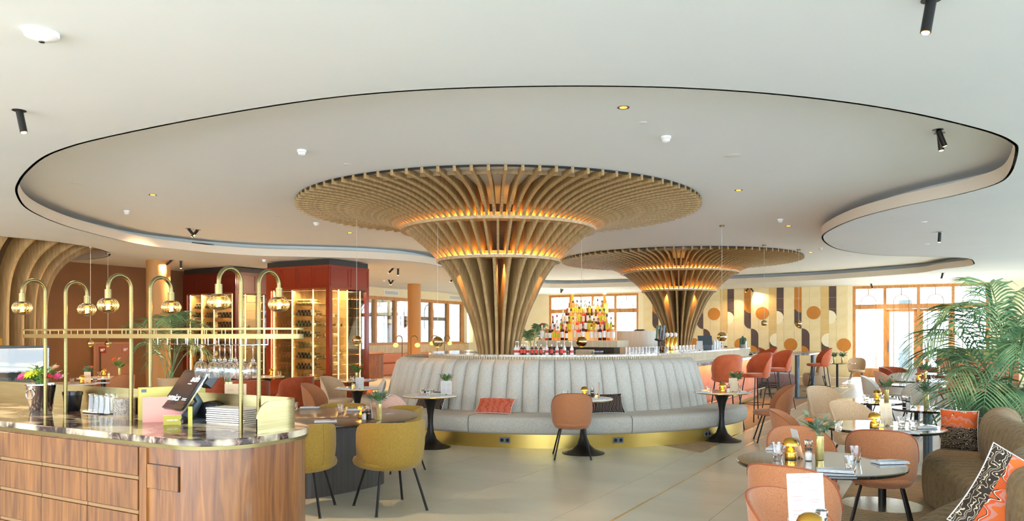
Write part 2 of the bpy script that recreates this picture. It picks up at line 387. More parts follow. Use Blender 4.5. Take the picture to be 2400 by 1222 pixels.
def glazed(name, x0, x1, n, zt, zb, transom, kick, kickm, doorrange=(), loc=None, rz=0, fr=.11, archw=.5, archz=3.1, hoops=True, y=.12, m=frame_oak):
    o = MB().bx(x0, x1, y-.07, y+.07, zt-fr, zt).bx(x0, x1, y-.07, y+.07, zb, zb+.06).build(name, m, loc=loc, rz=rz, smooth=0); struct(o)
    w = (x1-x0)/n
    for i in range(n+1):
        x = min(max(x0+w*i, x0+fr/2), x1-fr/2)
        MB().bx(x-fr/2, x+fr/2, y-.08, y+.08, zb, zt).build('mullion', m, o, smooth=0)
    if transom: MB().bx(x0, x1, y-.075, y+.075, transom-.09, transom+.09).build('transom', m, o, smooth=0)
    for i in range(n):
        a, b = x0+w*i+fr/2, x0+w*(i+1)-fr/2
        if transom:
            MB().bx(a, b, y-.006, y+.006, transom+.09, zt-fr).build('pane', pane, o, smooth=0)
            MB().bx(a, b, y-.006, y+.006, zb+.06, transom-.09).build('pane', pane, o, smooth=0)
        else: MB().bx(a, b, y-.006, y+.006, zb+.06, zt-fr).build('pane', pane, o, smooth=0)
        if i in doorrange:
            d = MB().bx(a, a+.1, y-.06, y+.05, .02, transom-.1).bx(b-.1, b, y-.06, y+.05, .02, transom-.1).bx(a, b, y-.06, y+.05, transom-.2, transom-.1).bx(a, b, y-.06, y+.05, .02, .14).build('door_leaf', m, o, smooth=0)
            MB().tube([(a+.06, y-.1, .95), (a+.06, y-.1, 1.35)], .014).build('handle', greym, d)
        if kick: MB().bx(a, b, y-.04, y+.04, 0 if i in doorrange else 0, kick).build('kick_panel', kickm, o, smooth=0)
        if hoops:
            c = (a+b)/2
            MB().tube([(p[0], y-.12, p[2]) for p in arch_pts(c, archw, archz, kick+.02 if kick else zb)], .016, 6).tube([(c, y-.12, archz), (c, y-.12, zt-.03)], .018, 6).build('arched_hoop', hoop, o)
    return o
glazed('window_1', tof(1286), tof(1496), 4, 3.47, .3, 2.71, 0, None, loc=W0, rz=RV, archw=.62, archz=3.17)
glazed('door_1', tof(1998), tof(2319), 4, 3.49, .0, 2.69, .34, frame_oak, (1, 2), loc=W0, rz=RV, archw=.52, archz=3.12)
# tiled mural on the far wall: one object per tile
tc_ = {'c': mat('tile_cream', 'dcc795', .55, c2='e6d4a6', scale=2), 't': mat('tile_tan', 'cfae6c', .55, c2='d9ba7c', scale=2),
       'd': mat('tile_aubergine', '4f3c37', .5, c2='594741', scale=2), 'o': mat('tile_ochre', 'b8741f', .5, c2='c37e29', scale=2), 'i': mat('tile_ivory', 'ece0bd', .55)}
PER = 1.96; t0 = tof(1600+897/4.074)
tile_me = {}
def tile(x0, x1, z0, z1, key):
    g = .003; k = (round(x1-x0, 3), round(z1-z0, 3), key)
    if k not in tile_me:
        tile_me[k] = MB().bx(g, x1-x0-g, -.012, 0, g, z1-z0-g).build('wall_tile', tc_[key], fw, smooth=0); o = tile_me[k]
    else: o = tile_me[k].copy(); COL.objects.link(o); o.parent = fw
    o.location = (x0, 0, z0)
RH = ZL/8
cols = [(0, .27, 'c'), (.27, .68, 'c'), (.68, .95, 'c'), (.95, 1.25, 'c'), (1.25, 1.66, 'c'), (1.66, 1.96, 't')]
def inlay(poly, key, dep=.016):
    b = MB(); b.prism(poly, 0, .006); b.xf(Matrix.Rotation(pi/2, 4, 'X')); b.xf(Matrix.Translation((0, -dep+.006, 0)))
    b.build('wall_inlay', tc_[key], fw, smooth=0)
def arcp(cx, cz, r, a0, a1, n=14): return [(cx+r*cos(a0+(a1-a0)*k/n), cz+r*sin(a0+(a1-a0)*k/n)) for k in range(n+1)]
for per in range(-4, 2):
    b0 = t0+per*PER
    for (a, b, k) in cols:
        x0, x1 = b0+a, b0+b
        if x0 < tof(1496) or x1 > tof(1998)+.02: continue
        for r in range(8):
            z0 = r*RH; kk = k
            if a == 0 and z0 > 2.1: kk = 'd'
            if a == .68 and z0 > 2.5: kk = 'o'
            tile(x0, x1, z0, z0+RH, kk)
    ok = lambda a, b: b0+a > tof(1496)-.02 and b0+b < tof(1998)+.03
    if ok(0, .27): inlay([(b0, 2.04)]+arcp(b0, 2.31, .27, -pi/2, pi/2), 'i')
    if ok(.68, .95):
        inlay([(b0+.95, 1.86)]+[(b0+.95, 2.64), (b0+.68, 2.64)]+arcp(b0+.95, 2.13, .27, pi, 1.5*pi), 'd', .017)
        inlay([(b0+.95, 3.0), (b0+.68, 3.0)]+arcp(b0+.95, 2.77, .27, pi, 1.5*pi), 'o', .02)
    if ok(.95, 1.25):
        inlay([(b0+.96, .9), (b0+1.25, .9)]+arcp(b0+.96, 1.58, .29, 0, pi/2), 'd')
        inlay(arcp(b0+.96, .9, .28, 0, pi/2)+[(b0+.96, .9)], 'o', .02)
    if ok(1.14, 1.66): inlay(arcp(b0+1.40, 2.49, .262, 0, 2*pi, 28)[:-1], 'o')
    if ok(1.66, 1.96):
        inlay([(b0+1.69, .5), (b0+1.96, .5), (b0+1.96, 1.42), (b0+1.69, 1.42)], 'd')
        inlay(arcp(b0+1.96, 1.41, .27, pi/2, 1.5*pi), 'i', .02)
    if ok(.28, .8): inlay(arcp(b0+.54, 1.22, .256, 0, 2*pi, 28)[:-1], 'o', .019)
# ---- left wall (runs along U), local x along U from WL, local y away from the room ----
WL = Vector((-5.2, 30.6, 0))
lw = struct(MB().bx(-2.6, 8.9, 0, .25, 3.17, ZL).bx(-2.6, 8.9, 0, .25, 0, 1.24).bx(-2.6, -2.06, 0, .25, 1.24, 3.17).bx(7.1, 7.35, 0, .25, 1.24, 3.17).bx(7.9, 8.9, 0, .25, 1.24, 3.17).build('wall_left', cream, loc=WL, rz=RU, smooth=0))
lb = struct(MB().bx(-38, -2.6, 0, .25, 0, ZL).build('wall_left_brown', brown, loc=WL, rz=RU, smooth=0))
gl = glazed('window_2', -2.05, 7.1, 7, 3.17, 1.24, 0, 0, None, loc=WL, rz=RU, fr=.13, hoops=False, y=.1)
rib = mat('ribbed_tile', 'cbb184', .4, c2='d8c196', scale=3)
rb = MB()
for i in range(150): x = -2.3+i*.065; rb.bx(x, x+.052, -.035, 0, .82, 1.2)
rb.build('ribbed_tiling', rib, lw, smooth=0, kind='stuff')
MB().bx(-2.3, 7.4, -.05, .0, 1.2, 1.245).build('sill', frame_oak, lw, smooth=0)
# service hatch on the brown wall
def tl(px): k = (px-CX)/F; return (k*30.6+5.2)/(.5-.866025*k)
d1 = tl(222); d2 = tl(306)
hat = struct(MB().bx(d1, d2, -.03, 0, 0, 1.36).build('door_2', mat('hatch_panel', 'a8755a', .6), loc=WL, rz=RU, smooth=0, bev=.004))
MB().bx(d1-.06, d1, -.045, 0, 0, 1.42).bx(d2, d2+.06, -.045, 0, 0, 1.42).bx(d1, d2, -.045, 0, 1.36, 1.42).build('door_frame', mat('hatch_frame', 'b5805f', .6), hat, smooth=0)
MB().bx(d1+.12, d1+.15, -.05, -.03, .6, 1.15).build('grip_slot', mat('slot_brown', '5b3a26', .6), hat, smooth=0)
redm = mat('sign_red', 'a5231c', .5); pinks = mat('sign_faded', 'b86a5c', .5)
for nm, x, m in (('pictogram_sign', d1+.1, redm), ('pictogram_sign', d2-.28, pinks)):
    s_ = MB().bx(x, x+.2, -.038, -.03, 1.12, 1.3).build(nm, m, hat, smooth=0)
    MB().bx(x+.04, x+.12, -.041, -.038, 1.17, 1.24).bx(x+.13, x+.16, -.041, -.038, 1.2, 1.25).build('sign_symbol', whitep, s_, smooth=0)
# adjoining room behind the left windows
ar = struct(MB().bx(-6, 10.5, 6.5, 6.7, 2.25, 3.9).bx(-6, 10.5, 6.5, 6.7, -.1, .75).bx(-6, -1.5, 6.5, 6.7, .75, 2.3).bx(3.1, 3.5, 6.5, 6.7, .7, 2.3).build('wall_adjoining', cream, loc=WL, rz=RU, smooth=0))
glazed('window_3', -1.5, 3.1, 3, 2.25, .75, 0, 0, None, loc=WL+V*-6.5, rz=RU, hoops=False, fr=.14)
glazed('window_4', 3.5, 10.5, 4, 2.25, .75, 0, 0, None, loc=WL+V*-6.5, rz=RU, hoops=False, fr=.1, m=greym)
struct(MB().bx(-6, 10.5, .25, 6.7, 3.9, 4).build('ceiling_adjoining', plaster, loc=WL, rz=RU, smooth=0))
struct(MB().bx(-6, 10.5, .25, 6.5, -.1, 0).build('floor_adjoining', tilem, loc=WL, rz=RU, smooth=0))
darkbeam = mat('beam_taupe', '6f5b42', .7)
hp = tag(MB().bx(-1.0, 10, 3.0, 3.12, 3.5, 3.9).bx(-1, 10, 3.0, 3.12, 2.35, 2.52).build('hanging_screen_frame', darkbeam, loc=WL, rz=RU, smooth=0), 'taupe frame of the hanging screen behind the left windows', 'screen')
for i in range(6):
    MB().tube([(p[0], 3.05, p[2]) for p in arch_pts(2.3+i*1.25, .8, 3.15, 1.9)], .02, 6).tube([(2.3+i*1.25, 3.05, 3.15), (2.3+i*1.25, 3.05, 3.5)], .02, 6).build('screen_hoop', darkbeam, hp)
# round columns
def column(px, py, d, label):
    Y = (ZL-EYE)*F/(785-py); r = d/2; Y += r
    b = MB().lathe([(r, 0), (r, ZL)], 40)
    return tag(b.build('round_column', colm, loc=dp(px, Y)), label, 'column', 'round columns')
column(371, 609, .58, 'round ochre column rising beside the left palm')
column(971, 665, .50, 'round ochre column in front of the left interior windows')
# ---------------- ribbed trumpet columns ----------------
PROF = cat([(.345, .95, 0), (.355, 1.28, 0), (.42, 1.62, 0), (.52, 1.95, 0), (.64, 2.22, 0), (.81, 2.58, 0), (1.035, 2.884, 0), (1.33, 3.17, 0), (1.65, 3.41, 0), (2.0, 3.565, 0), (2.4, 3.665, 0), (2.9, 3.718, 0), (3.4, 3.738, 0)], 5)
def seg(z0, z1, r1=9): return [(p.x, p.y) for p in PROF if z0-1e-4 <= p.y <= z1+1e-4 and p.x <= r1]
def ribmesh(outer, inner, th, name, m, parent):
    # flat board between two (r, z) curves of equal length, standing in the local xz plane
    n = len(outer); vs = []
    for y in (-th/2, th/2): vs += [(r, y, z) for r, z in outer]+[(r, y, z) for r, z in inner]
    fs = []; N2 = 2*n
    for i in range(n-1):
        fs.append((i, i+1, n+i+1, n+i)); fs.append((N2+i, N2+n+i, N2+n+i+1, N2+i+1))
        fs.append((i, N2+i, N2+i+1, i+1)); fs.append((n+i, n+i+1, N2+n+i+1, N2+n+i))
    fs.append((0, n, N2+n, N2)); fs.append((n-1, N2+n-1, N2+2*n-1, 2*n-1))
    return MB().add(vs, fs).build(name, m, parent, smooth=25)
def spin(o, n, parent, a0=0):
    for k in range(n):
        c = o if k == 0 else o.copy()
        if k: COL.objects.link(c); c.parent = parent
        c.rotation_euler = (0, 0, a0+2*pi*k/n)
def trumpet(loc, label, a0):
    t = thing('trumpet_column', label, 'column', loc, a0, 'slatted trumpet columns of the bar')
    lo = seg(.9, 2.884); lo_in = [(max(.12, r*.42-.02), z) for r, z in lo]
    spin(ribmesh(lo, lo_in, .046, 'rib', oak, t), 24, t)
    mi = seg(2.884, 3.41); mi_in = [(max(.3, r-.46), z) for r, z in mi]
    spin(ribmesh(mi, mi_in, .036, 'upper_rib', oak, t), 48, t, pi/48)
    up = seg(3.41, 3.9); n = len(up)
    up_in = []
    for i, (r, z) in enumerate(up):
        q = i/(n-1); rr = 1.25+(3.4-1.25)*q**1.0; zz = min(ZH-.005, 3.41+(ZH-.005-3.41)*min(1, (q*3.0)**.8)); up_in.append((min(rr, r-.0), zz))
    up_in[-1] = (3.4, ZH-.006)
    spin(ribmesh(up, up_in, .040, 'canopy_rib', oak, t), 96, t, pi/96)
    for nm, r, z in (('lower_ring', 1.035, 2.884), ('upper_ring', 1.65, 3.41)):
        MB().lathe([(r-.26, z-.028), (r+.03, z-.028), (r+.03, z+.022), (r-.26, z+.022), (r-.26, z-.028)], 96).build(nm, oak_flat, t, smooth=30)
        MB().lathe([(r-.17, z+.02), (r-.155, z+.02), (r-.155, z+.10), (r-.17, z+.10), (r-.17, z+.02)], 72).build('led_shield', oak_flat, t)  # added upstand that hides the strip and keeps its light off the core
        ri = r-.055
        MB().lathe([(ri, z+.024), (ri+.03, z+.024), (ri+.03, z+.03), (ri, z+.03), (ri, z+.024)], 72).build('light_strip', ringled, t)
    MB().lathe([(3.02, 3.765), (3.05, 3.765), (3.05, ZH-.004), (3.02, ZH-.004), (3.02, 3.765)], 96).build('rim_hoop', oak_flat, t)
    MB().lathe([(3.36, ZH-.03), (3.39, ZH-.03), (3.39, ZH-.004), (3.36, ZH-.004), (3.36, ZH-.03)], 96).build('shadow_ring', blackm, t)  # solid black ring put in for the shadow line between rim and ceiling
    MB().lathe([(.14, .9), (.2, 2.0), (.40, 2.88), (.42, ZH-.01)], 32).build('core', mat('core_brown', '5a4029', .85), t)
    for a in (radians(7.5), radians(-52.5), radians(67.5)):
        l = light('SPOT', 'core_glow', (.62*cos(a), .62*sin(a), 2.83), 70, (1, .5, .15), spot_size=1.2, shadow_soft_size=.03); l.parent = t
    return t
trumpet((-.014, 13.4, 0), 'big slatted oak trumpet column rising from the near end of the bar', radians(-90-4))
trumpet((5.23, 22.6, 0), 'smaller-looking slatted oak trumpet column at the far end of the bar', radians(-90+13))
# third, wider one at the left edge: boards stand on the floor and flare into a round ceiling cut-out
t3 = thing('slatted_booth_wall', 'curved wall of tall flaring oak boards at the left edge', 'partition', C3)
p3 = [(p.x, p.y) for p in cat([(1.74, 0, 0), (1.74, 1.2, 0), (1.74, 2.0, 0), (1.76, 2.4, 0), (1.84, 2.8, 0), (2.02, 3.15, 0), (2.3, 3.42, 0), (2.75, 3.66, 0), (2.95, 3.74, 0)], 5)]
q3 = [(1.4, 0)]*1+[(min(1.4+.0*k, r-.2) if z < 3.4 else r-.34, z if z < 3.5 else min(ZH-.01, z+.1)) for k, (r, z) in enumerate(p3)][1:]
q3 = [(1.38 if z < 2.4 else r-.36, min(z+.25*max(0, (z-2.4)/1.3), ZH-.01)) for r, z in p3]
spin(ribmesh(p3, q3, .06, 'board', oak, t3), 30, t3)
MB().lathe([(1.36, 0), (1.36, ZH-.02)], 48).build('backing', mat('backing_brown', '6b5337', .8), t3)
# ---------------- bar ----------------
CB = Vector((.906, 14.57, 0)); RB = 2.23
bar = thing('bar_counter', 'long rounded bar counter with marble top and ribbed oak front', 'bar counter', CB, RV)   # local x = V, local y = U
def stadium(r, y1, n=40, a0=pi, a1=2*pi): return [(r*cos(a0+(a1-a0)*k/n), r*sin(a0+(a1-a0)*k/n)) for k in range(n+1)]+[(r, y1), (-r, y1)]
def band(r0, r1, y1): # closed ring-shaped worktop: outer stadium minus inner
    o = stadium(r1, y1)[:-2]; i = stadium(r0, y1)[:-2]
    return [(-r1, y1)]+o+[(r1, y1), (r0, y1)]+i[::-1]+[(-r0, y1)]
mbb = MB(); mbb.prism(band(RB-.6, RB, 6.85), 1.265, 1.295); mbb.build('worktop', whitemarble, bar, smooth=30)
MB().add([], []).grid([[(x, y, 0) for x, y in band(RB-.5, RB-.03, 6.83)], [(x, y, 1.265) for x, y in band(RB-.5, RB-.03, 6.83)]], cu=True).build('body', pale_oak, bar, smooth=30)
rb = MB(); nrib = 150
for k in range(nrib+1):
    a = pi+pi*k/nrib; r = RB-.02; rb.box((r*cos(a), r*sin(a), 1.2), (.02, .03, .125), a)
for k in range(150):
    for s_ in (-1, 1): rb.box((s_*(RB-.02), .04+k*.0455, 1.2), (.02, .03, .125), 0)
rb.build('ribbed_cladding', pale_oak, bar, smooth=0, kind='stuff')
# lower service counter on the stool side, with glowing ribbed front
coral = mat('coral_ribs', 'd98a68', .6, c2='e09b7a', scale=3)
MB().bx(RB-.02, RB+.34, 1.0, 7.2, 1.04, 1.10).build('lower_worktop', greymarble, bar, smooth=0, bev=.006)
cr = MB()
for k in range(100): cr.cyl((RB+.1, 1.02+k*.061, .1), (RB+.1, 1.02+k*.061, 1.04), .03, n=8)
cr.build('coral_cladding', coral, bar, kind='stuff')
MB().bx(RB-.02, RB+.04, 1.0, 7.1, 0, .1).build('toe_kick', plinthm, bar, smooth=0)
MB().tube([(RB+.32, 1.2, .3), (RB+.32, 7.0, .3)], .02, 8).build('foot_rail', brass, bar)
for k in range(7):
    l = light('AREA', 'counter_glow', (RB+.22, 1.4+k*.9, 1.03), 5, (1, .5, .15), shape='RECTANGLE', size=.1, size_y=.85); l.parent = bar
# far cross section of the bar island
MB().bx(-RB, 1.0, 6.9, 11.0, 0, 1.05).build('rear_cabinet', pale_oak, bar, smooth=0, bev=.01)
# ---------------- bench wrapped round the bar end ----------------
bench = thing('curved_bench', 'long pale grey channel-back bench curving round the bar end', 'bench', CB)
A0, A1 = radians(-205), radians(-27)
def sweep(prof, a0, a1, n, lx=None):
    rows = []
    for k in range(n+1):
        a = a0+(a1-a0)*k/n; rows.append([(r*cos(a), r*sin(a), z) for r, z in prof])
    return rows
def capped(rows):
    m = MB().grid(rows, cu=True); n = len(rows[0]); N = len(m.v)
    m.f += [tuple(range(n)), tuple(range(N-n, N))[::-1]]; return m
pl = [(3.40, 0), (3.43, 0), (3.43, .2), (3.40, .2)]
capped(sweep([(2.7, 0), (3.55, 0), (3.55, .215), (2.7, .215)], A0, A1, 80)).build('plinth', plinthm, bench, smooth=30)
seatp = [(2.6, .2), (3.58, .2), (3.615, .24), (3.62, .40), (3.60, .435), (3.55, .455), (2.6, .455)]
breaks = [A0, radians(-150), radians(-112), radians(-74), radians(-45), A1]
for a, b in zip(breaks[:-1], breaks[1:]): capped(sweep(seatp, a+.002, b-.002, 24)).build('seat_cushion', boucle, bench, smooth=50)
# upright channels of the backrest: leaning panels bulging outward
NCH = 36
def channel(a0, a1):
    rows = []; nz = 10; na = 8
    front = []; back = []
    for j in range(na+1):
        q = j/na; bul = .055*(1-abs(2*q-1)**2.6); a = a0+(a1-a0)*q; col_ = []
        for i in range(nz+1):
            s = i/nz; z = .43+.80*s; lean = 2.93-.20*s**1.3+.0*s
            cap = 1 if s < .9 else sqrt(max(0, 1-((s-.9)/.1)**2)); r = lean+bul*cap-(1-cap)*.05
            col_.append((r*cos(a), r*sin(a), z))
        r = 2.66; col_.append((r*cos(a), r*sin(a), 1.235)); col_.append((2.56*cos(a), 2.56*sin(a), 1.2)); col_.append((2.56*cos(a), 2.56*sin(a), .43)); rows.append(col_)
    m = MB().grid(rows, cu=True); n = len(rows[0]); N = len(m.v); m.f += [tuple(range(n)), tuple(range(N-n, N))[::-1]]
    return m
da = (A1-A0)/NCH
proto_ch = channel(-da/2+.001, da/2-.001).build('back_channel', boucle, bench, smooth=60)
for k in range(NCH):
    c = proto_ch if k == 0 else proto_ch.copy()
    if k: COL.objects.link(c); c.parent = bench
    c.rotation_euler = (0, 0, A0+da*(k+.5))
sock = mat('socket_grey', '6d7278', .5)
def socket(px, py, label):
    p = at(px, py, .11); a = atan2(p.y-CB.y, p.x-CB.x); r = 3.55
    o = tag(MB().bx(0, .008, -.08, .08, -.042, .042).build('double_socket', sock, loc=(CB.x+r*cos(a), CB.y+r*sin(a), .11), rz=a, smooth=0, bev=.003), label, 'socket', 'double sockets in the brass plinth')
    for s_ in (-1, 1): MB().lathe([(0, .009), (.026, .009), (.026, .0105), (0, .0105)], 20).xf(Matrix.Translation((0, s_*.04, 0)) @ Matrix.Rotation(pi/2, 4, 'Y')).build('socket_well', blackp, o)
socket(1180, 1034, 'left double socket in the brass plinth'); socket(1456, 1035, 'middle double socket in the brass plinth'); socket(1657, 1017, 'right double socket in the plinth by the bench end')
# ---------------- host counter at the left ----------------
OC = Vector((-1.56, 3.95, 0)); HC = 1.08
def outline(ins=0.0, xl=-4.6):
    pts = [(xl, ins), (-.16, ins)]
    r = .33-ins; cx, cy = -.16, .33
    pts += [(cx+r*sin(a), cy-r*cos(a)) for a in [pi/2*k/10 for k in range(1, 11)]]
    r2 = .38-ins; cx, cy = -.21, .50
    pts += [(cx+r2*cos(a), cy+r2*sin(a)) for a in [pi/2*k/10 for k in range(0, 11)]]
    return pts+[(xl, .88-ins)]
hc = thing('host_counter', 'walnut host counter with violet marble top in the left foreground', 'counter', OC, RV)
m_ = MB(); m_.prism(outline(0), HC-.036, HC); m_.build('marble_top', marble, hc, smooth=30, bev=.008)
m_ = MB(); m_.prism(outline(.006), HC-.056, HC-.036); m_.build('brass_band', brass, hc, smooth=30)
m_ = MB(); m_.prism(outline(.02), 0, HC-.056)
m_.build('walnut_body', walnut, hc, smooth=30)
xs = [-.443-.455*i for i in range(9)]
for x in xs:
    zs = [1.018, .862, .836, .676, .650, .49, .464, .30]
    for i in range(4):
        MB().bx(x-.452, x-.003, .002, .022, zs[2*i+1], zs[2*i]-(.0 if i else .004)).build('drawer_front', walnut, hc, smooth=0, bev=.0015)
        if i < 3: MB().bx(x-.452, x-.003, .006, .02, zs[2*i+1]-.024, zs[2*i+1]-.003).build('grip_rail', rail_tan, hc, smooth=0, bev=.004)
MB().bx(-.44, -.38, .008, .022, .02, 1.014).build('panel', walnut, hc, smooth=0)
MB().bx(-.375, -.129, .009, .022, .803, .930).build('small_flap', walnut, hc, smooth=0, bev=.0015)
MB().bx(-.378, -.126, .0165, .0215, .800, .933).build('flap_gap', blackp, hc, smooth=0)
# curved brass screen round the back of the counter top
sc = [(-4.4+(4.33)*k/20, .72) for k in range(21)]+[(-.07+.14*sin(pi/2*k/10), .58+.14*cos(pi/2*k/10)) for k in range(1, 11)]+[(.07, .55), (.07, .50)]+[(.07, .36+.09*(1-sin(pi/2*k/8))) for k in range(9)]
rows = [[], [], [], []]
for i, (x, y) in enumerate(sc):
    p = Vector(sc[max(0, i-1)]); q = Vector(sc[min(len(sc)-1, i+1)]); t_ = (q-p).normalized(); nn = Vector((t_.y, -t_.x))*.004
    top = HC+.17
    if x > .069 and y < .451: d = (.45-y)/.09; top = HC+.08+.09*sqrt(max(0, 1-d*d))
    for j, (s_, z) in enumerate(((1, HC), (1, top), (-1, top), (-1, HC))): rows[j].append((x+nn.x*s_, y+nn.y*s_, z))
MB().grid(rows, cv=True).build('brass_screen', screenm, hc, smooth=30)
# arched brass lamp posts and bottle rail
rackm = thing('brass_bottle_rail', 'brass gantry rail of paired arched posts over the host counter', 'rail', OC, RV)
ribbulb = mirror_glass
def lamp_post(x, y, s, label):
    t = thing('arched_lamp', label, 'lamp', OC+V*x+U*y, RV, 'arched brass lamps on the host counter')
    zt = 1.99; r = .0775; zc = zt-r
    pts = [(0, 0, HC), (0, 0, 1.4), (0, 0, zc)]+[(0, s*(r-r*cos(pi*k/14)), zc+r*sin(pi*k/14)) for k in range(1, 15)]+[(0, s*2*r, zc-.015)]
    MB().tube(pts, .0125, 12).build('post', brass, t)
    y2 = s*2*r
    MB().cyl((0, y2, zc-.015), (0, y2, zc-.075), .0205, n=20).build('socket', brass, t)
    MB().cyl((0, y2, zc-.075), (0, y2, zc-.095), .013, n=14).build('screw_cap', steel, t)
    zb = 1.80-.0
    prof = [(.0125, zc-.095), (.018, zc-.103)]+[(.061*sin(a)**.85, zb+.047*cos(a)) for a in [pi*k/14 for k in range(2, 14)]]+[(0.0, zb-.047)]
    MB().lathe(prof, 64, (0, y2, 0), .035, 16).build('ribbed_bulb', bulbglass, t, smooth=60)
    co = [(.011*cos(k*.9), y2+.011*sin(k*.9), zb+.028-.055*k/40) for k in range(41)]
    MB().tube(co, .0022, 5).build('filament', bulbglow, t)
    l = light('POINT', 'bulb_light', (0, y2, zb), 1.6, (1, .62, .28), shadow_soft_size=.02); l.parent = t
bulbglass = thin_glass('amber_bulb_glass', (1, .80, .45), .9, .03)
FX = (-.133, -1.12, -2.06)
for i, x in enumerate(FX):
    w_ = ('rightmost', 'middle', 'leftmost')[i]
    lamp_post(x, .431, -1, 'arched brass lamp with ribbed amber bulb, %s of the three bending toward the viewer' % w_)
    lamp_post(x+(.027, .04, .06)[i], .537, 1, 'arched brass lamp with ribbed amber bulb, %s of the three bending away' % w_)
for nm, z0, z1, ins in (('lower_band', 1.598, 1.624, 0), ('upper_band', 1.648, 1.658, .0)):
    o_ = rrect(-2.29+ins, .235-ins, .36, .61, .11, 8); i_ = rrect(-2.282+ins, .227-ins, .368, .602, .102, 8)
    MB().grid([[(x, y, z0) for x, y in o_], [(x, y, z1) for x, y in o_], [(x, y, z1) for x, y in i_], [(x, y, z0) for x, y in i_]], cu=True, cv=True).build(nm, brassd, rackm, smooth=30)
pn = MB()
for x in [-2.2+.155*k for k in range(16)]:
    for y in (.366, .604): pn.cyl((x, y, 1.62), (x, y, 1.65), .0028, n=6)
pn.build('pins', brassd, rackm, kind='stuff')
for x in FX: MB().bx(x-.012, x+.012, .37, .6, 1.6, 1.615).build('cross_bar', brassd, rackm, smooth=0)
for y in (.445, .525): MB().bx(-2.25, .19, y-.012, y+.012, 1.603, 1.612).build('shelf_bar', brassd, rackm, smooth=0)
wr_ = MB()
for i in range(9):
    x = -.82+.09*i; wr_.tube([(x, .40, 1.6), (x, .40, 1.562), (x, .60, 1.562), (x, .60, 1.6)], .003, 6)
wr_.tube([(-.82, .42, 1.562), (-.1, .42, 1.562)], .003, 6)
wr_.build('glass_rack', steel, rackm)
# ---------------- seating ----------------
def shell_back(W, D, z0, z1, th, Phi, pe=2.6, qe=2.2, lean=.10, zend=.02, nphi=28, nz=8, fwd=0):
    outer = []; inner = []; edge = []
    for k in range(nphi+1):
        f = -1+2*k/nphi; phi = Phi*f; zt = z0+zend+(z1-z0-zend)*max(0, (1-abs(f)**pe))**(1/qe)
        zb = z0+.03*abs(f)**3; ro, ri = [], []
        for i in range(nz+1):
            t = i/nz; z = zb+(zt-zb)*t; hh = (z-z0)/(z1-z0); sc = .90+.10*min(1, hh*2.2)**.7
            tuck = 1-.12*(1-min(1, hh*6)); o = sc*tuck; ln = lean*max(0, hh)**1.2*max(0, cos(phi*.8))
            thk = th*(.35+.65*sin(pi*min(1, max(0, t*.94+.03))))
            x, y = sin(phi)*W/2*o, -cos(phi)*D*o-ln+fwd
            nx, ny = sin(phi), -cos(phi); ro.append((x, y, z)); ri.append((x-nx*thk, y-ny*thk, z))
        outer.append(ro); inner.append(ri); edge.append(ro[-1])
    rows = [o+i[::-1] for o, i in zip(outer, inner)]
    m = MB().grid(rows, cu=True); n = len(rows[0]); N = len(m.v); m.f += [tuple(range(n)), tuple(range(N-n, N))[::-1]]
    return m, edge, outer
def pad(rx, ry, cy, z0, z1, n=28, p=2.5):
    rows = []
    for s, z in ((.3, z0), (.88, z0+.003), (.97, z0+.2*(z1-z0)), (1, z0+.5*(z1-z0)), (.97, z0+.8*(z1-z0)), (.85, z1-.006), (.55, z1), (.05, z1+.002)):
        r_ = []
        for k in range(n):
            a = 2*pi*k/n; c, q = cos(a), sin(a); r_.append((rx*s*abs(c)**(2/p)*(1 if c > 0 else -1), cy+ry*s*abs(q)**(2/p)*(1 if q > 0 else -1), z))
        rows.append(r_)
    m = MB().grid(rows, cu=True); n0 = len(rows[0]); N = len(m.v); m.f += [tuple(range(n0))[::-1], tuple(range(N-n0, N))]; return m
def legs4(t, x0, y0, x1, y1, zt, r=.011, m=blackm, foot=None):
    for sx in (-1, 1):
        for sy in (-1, 1):
            l = MB().tube(cat([(sx*x0*.3, sy*y0*.5, zt), (sx*x0*.85, sy*y0*.9, zt-.004), (sx*x0, sy*y0, zt-.03), (sx*x1, sy*y1, .008)], 4), r, 8).build('leg', m, t)
            MB().cyl((sx*x1, sy*y1, 0), (sx*x1, sy*y1, .012), r*1.15, n=8).build('foot', blackp, l)
def shell_chair(name='shell_chair', fab=None, pip=None, dz=0, W=.54, stool=False, catg='chair'):
    t = thing(name, 'x y z w', catg)
    b, e, o = shell_back(W, .25, .385+dz, .865+dz, .035, radians(100), 2.7, 2.0, lean=.06)
    bo = b.build('backrest', fab, t, smooth=60); MB().tube(e, .0055, 6).build('piping', pip, bo)
    pad(W/2-.03, .27, .03, .405+dz, .485+dz).build('seat', fab, t, smooth=60)
    if stool:
        legs4(t, .15, .15, .23, .25, .405+dz, .0105)
        q = .35; x = .15+.08*(1-q/.77)+.01
        MB().tube([(-.2, -.21, .32), (.2, -.21, .32), (.2, .22, .32), (-.2, .22, .32)], .008, 6, closed=True).build('footrest', blackm, t)
    else: legs4(t, .15, .15, .235, .26, .405)
    return proto(t)
SAL = shell_chair('dining_chair', salmon, piping)
def chair(x, y, deg, label, fab=None, group='salmon shell dining chairs', sc=None):
    # deg = direction the sitter faces, 90 = straight away from the camera
    o = place(SAL, (x, y, 0), radians(deg-90), label, group, sc)
    if fab: recol(o, {'salmon_fabric': fab, 'salmon_piping': fab})
    return o
chair(3.15, 6.40, 62, 'salmon shell dining chair seen from behind, right of the near black table')
chair(1.80, 4.72, 50, 'salmon shell dining chair with its back to the viewer at the near black table')
chair(1.45, 3.58, -52, 'nearest salmon shell dining chair, cut by the bottom edge of the photo')
chair(2.40, 6.12, -95, 'salmon shell dining chair facing the viewer behind the brass lamp')
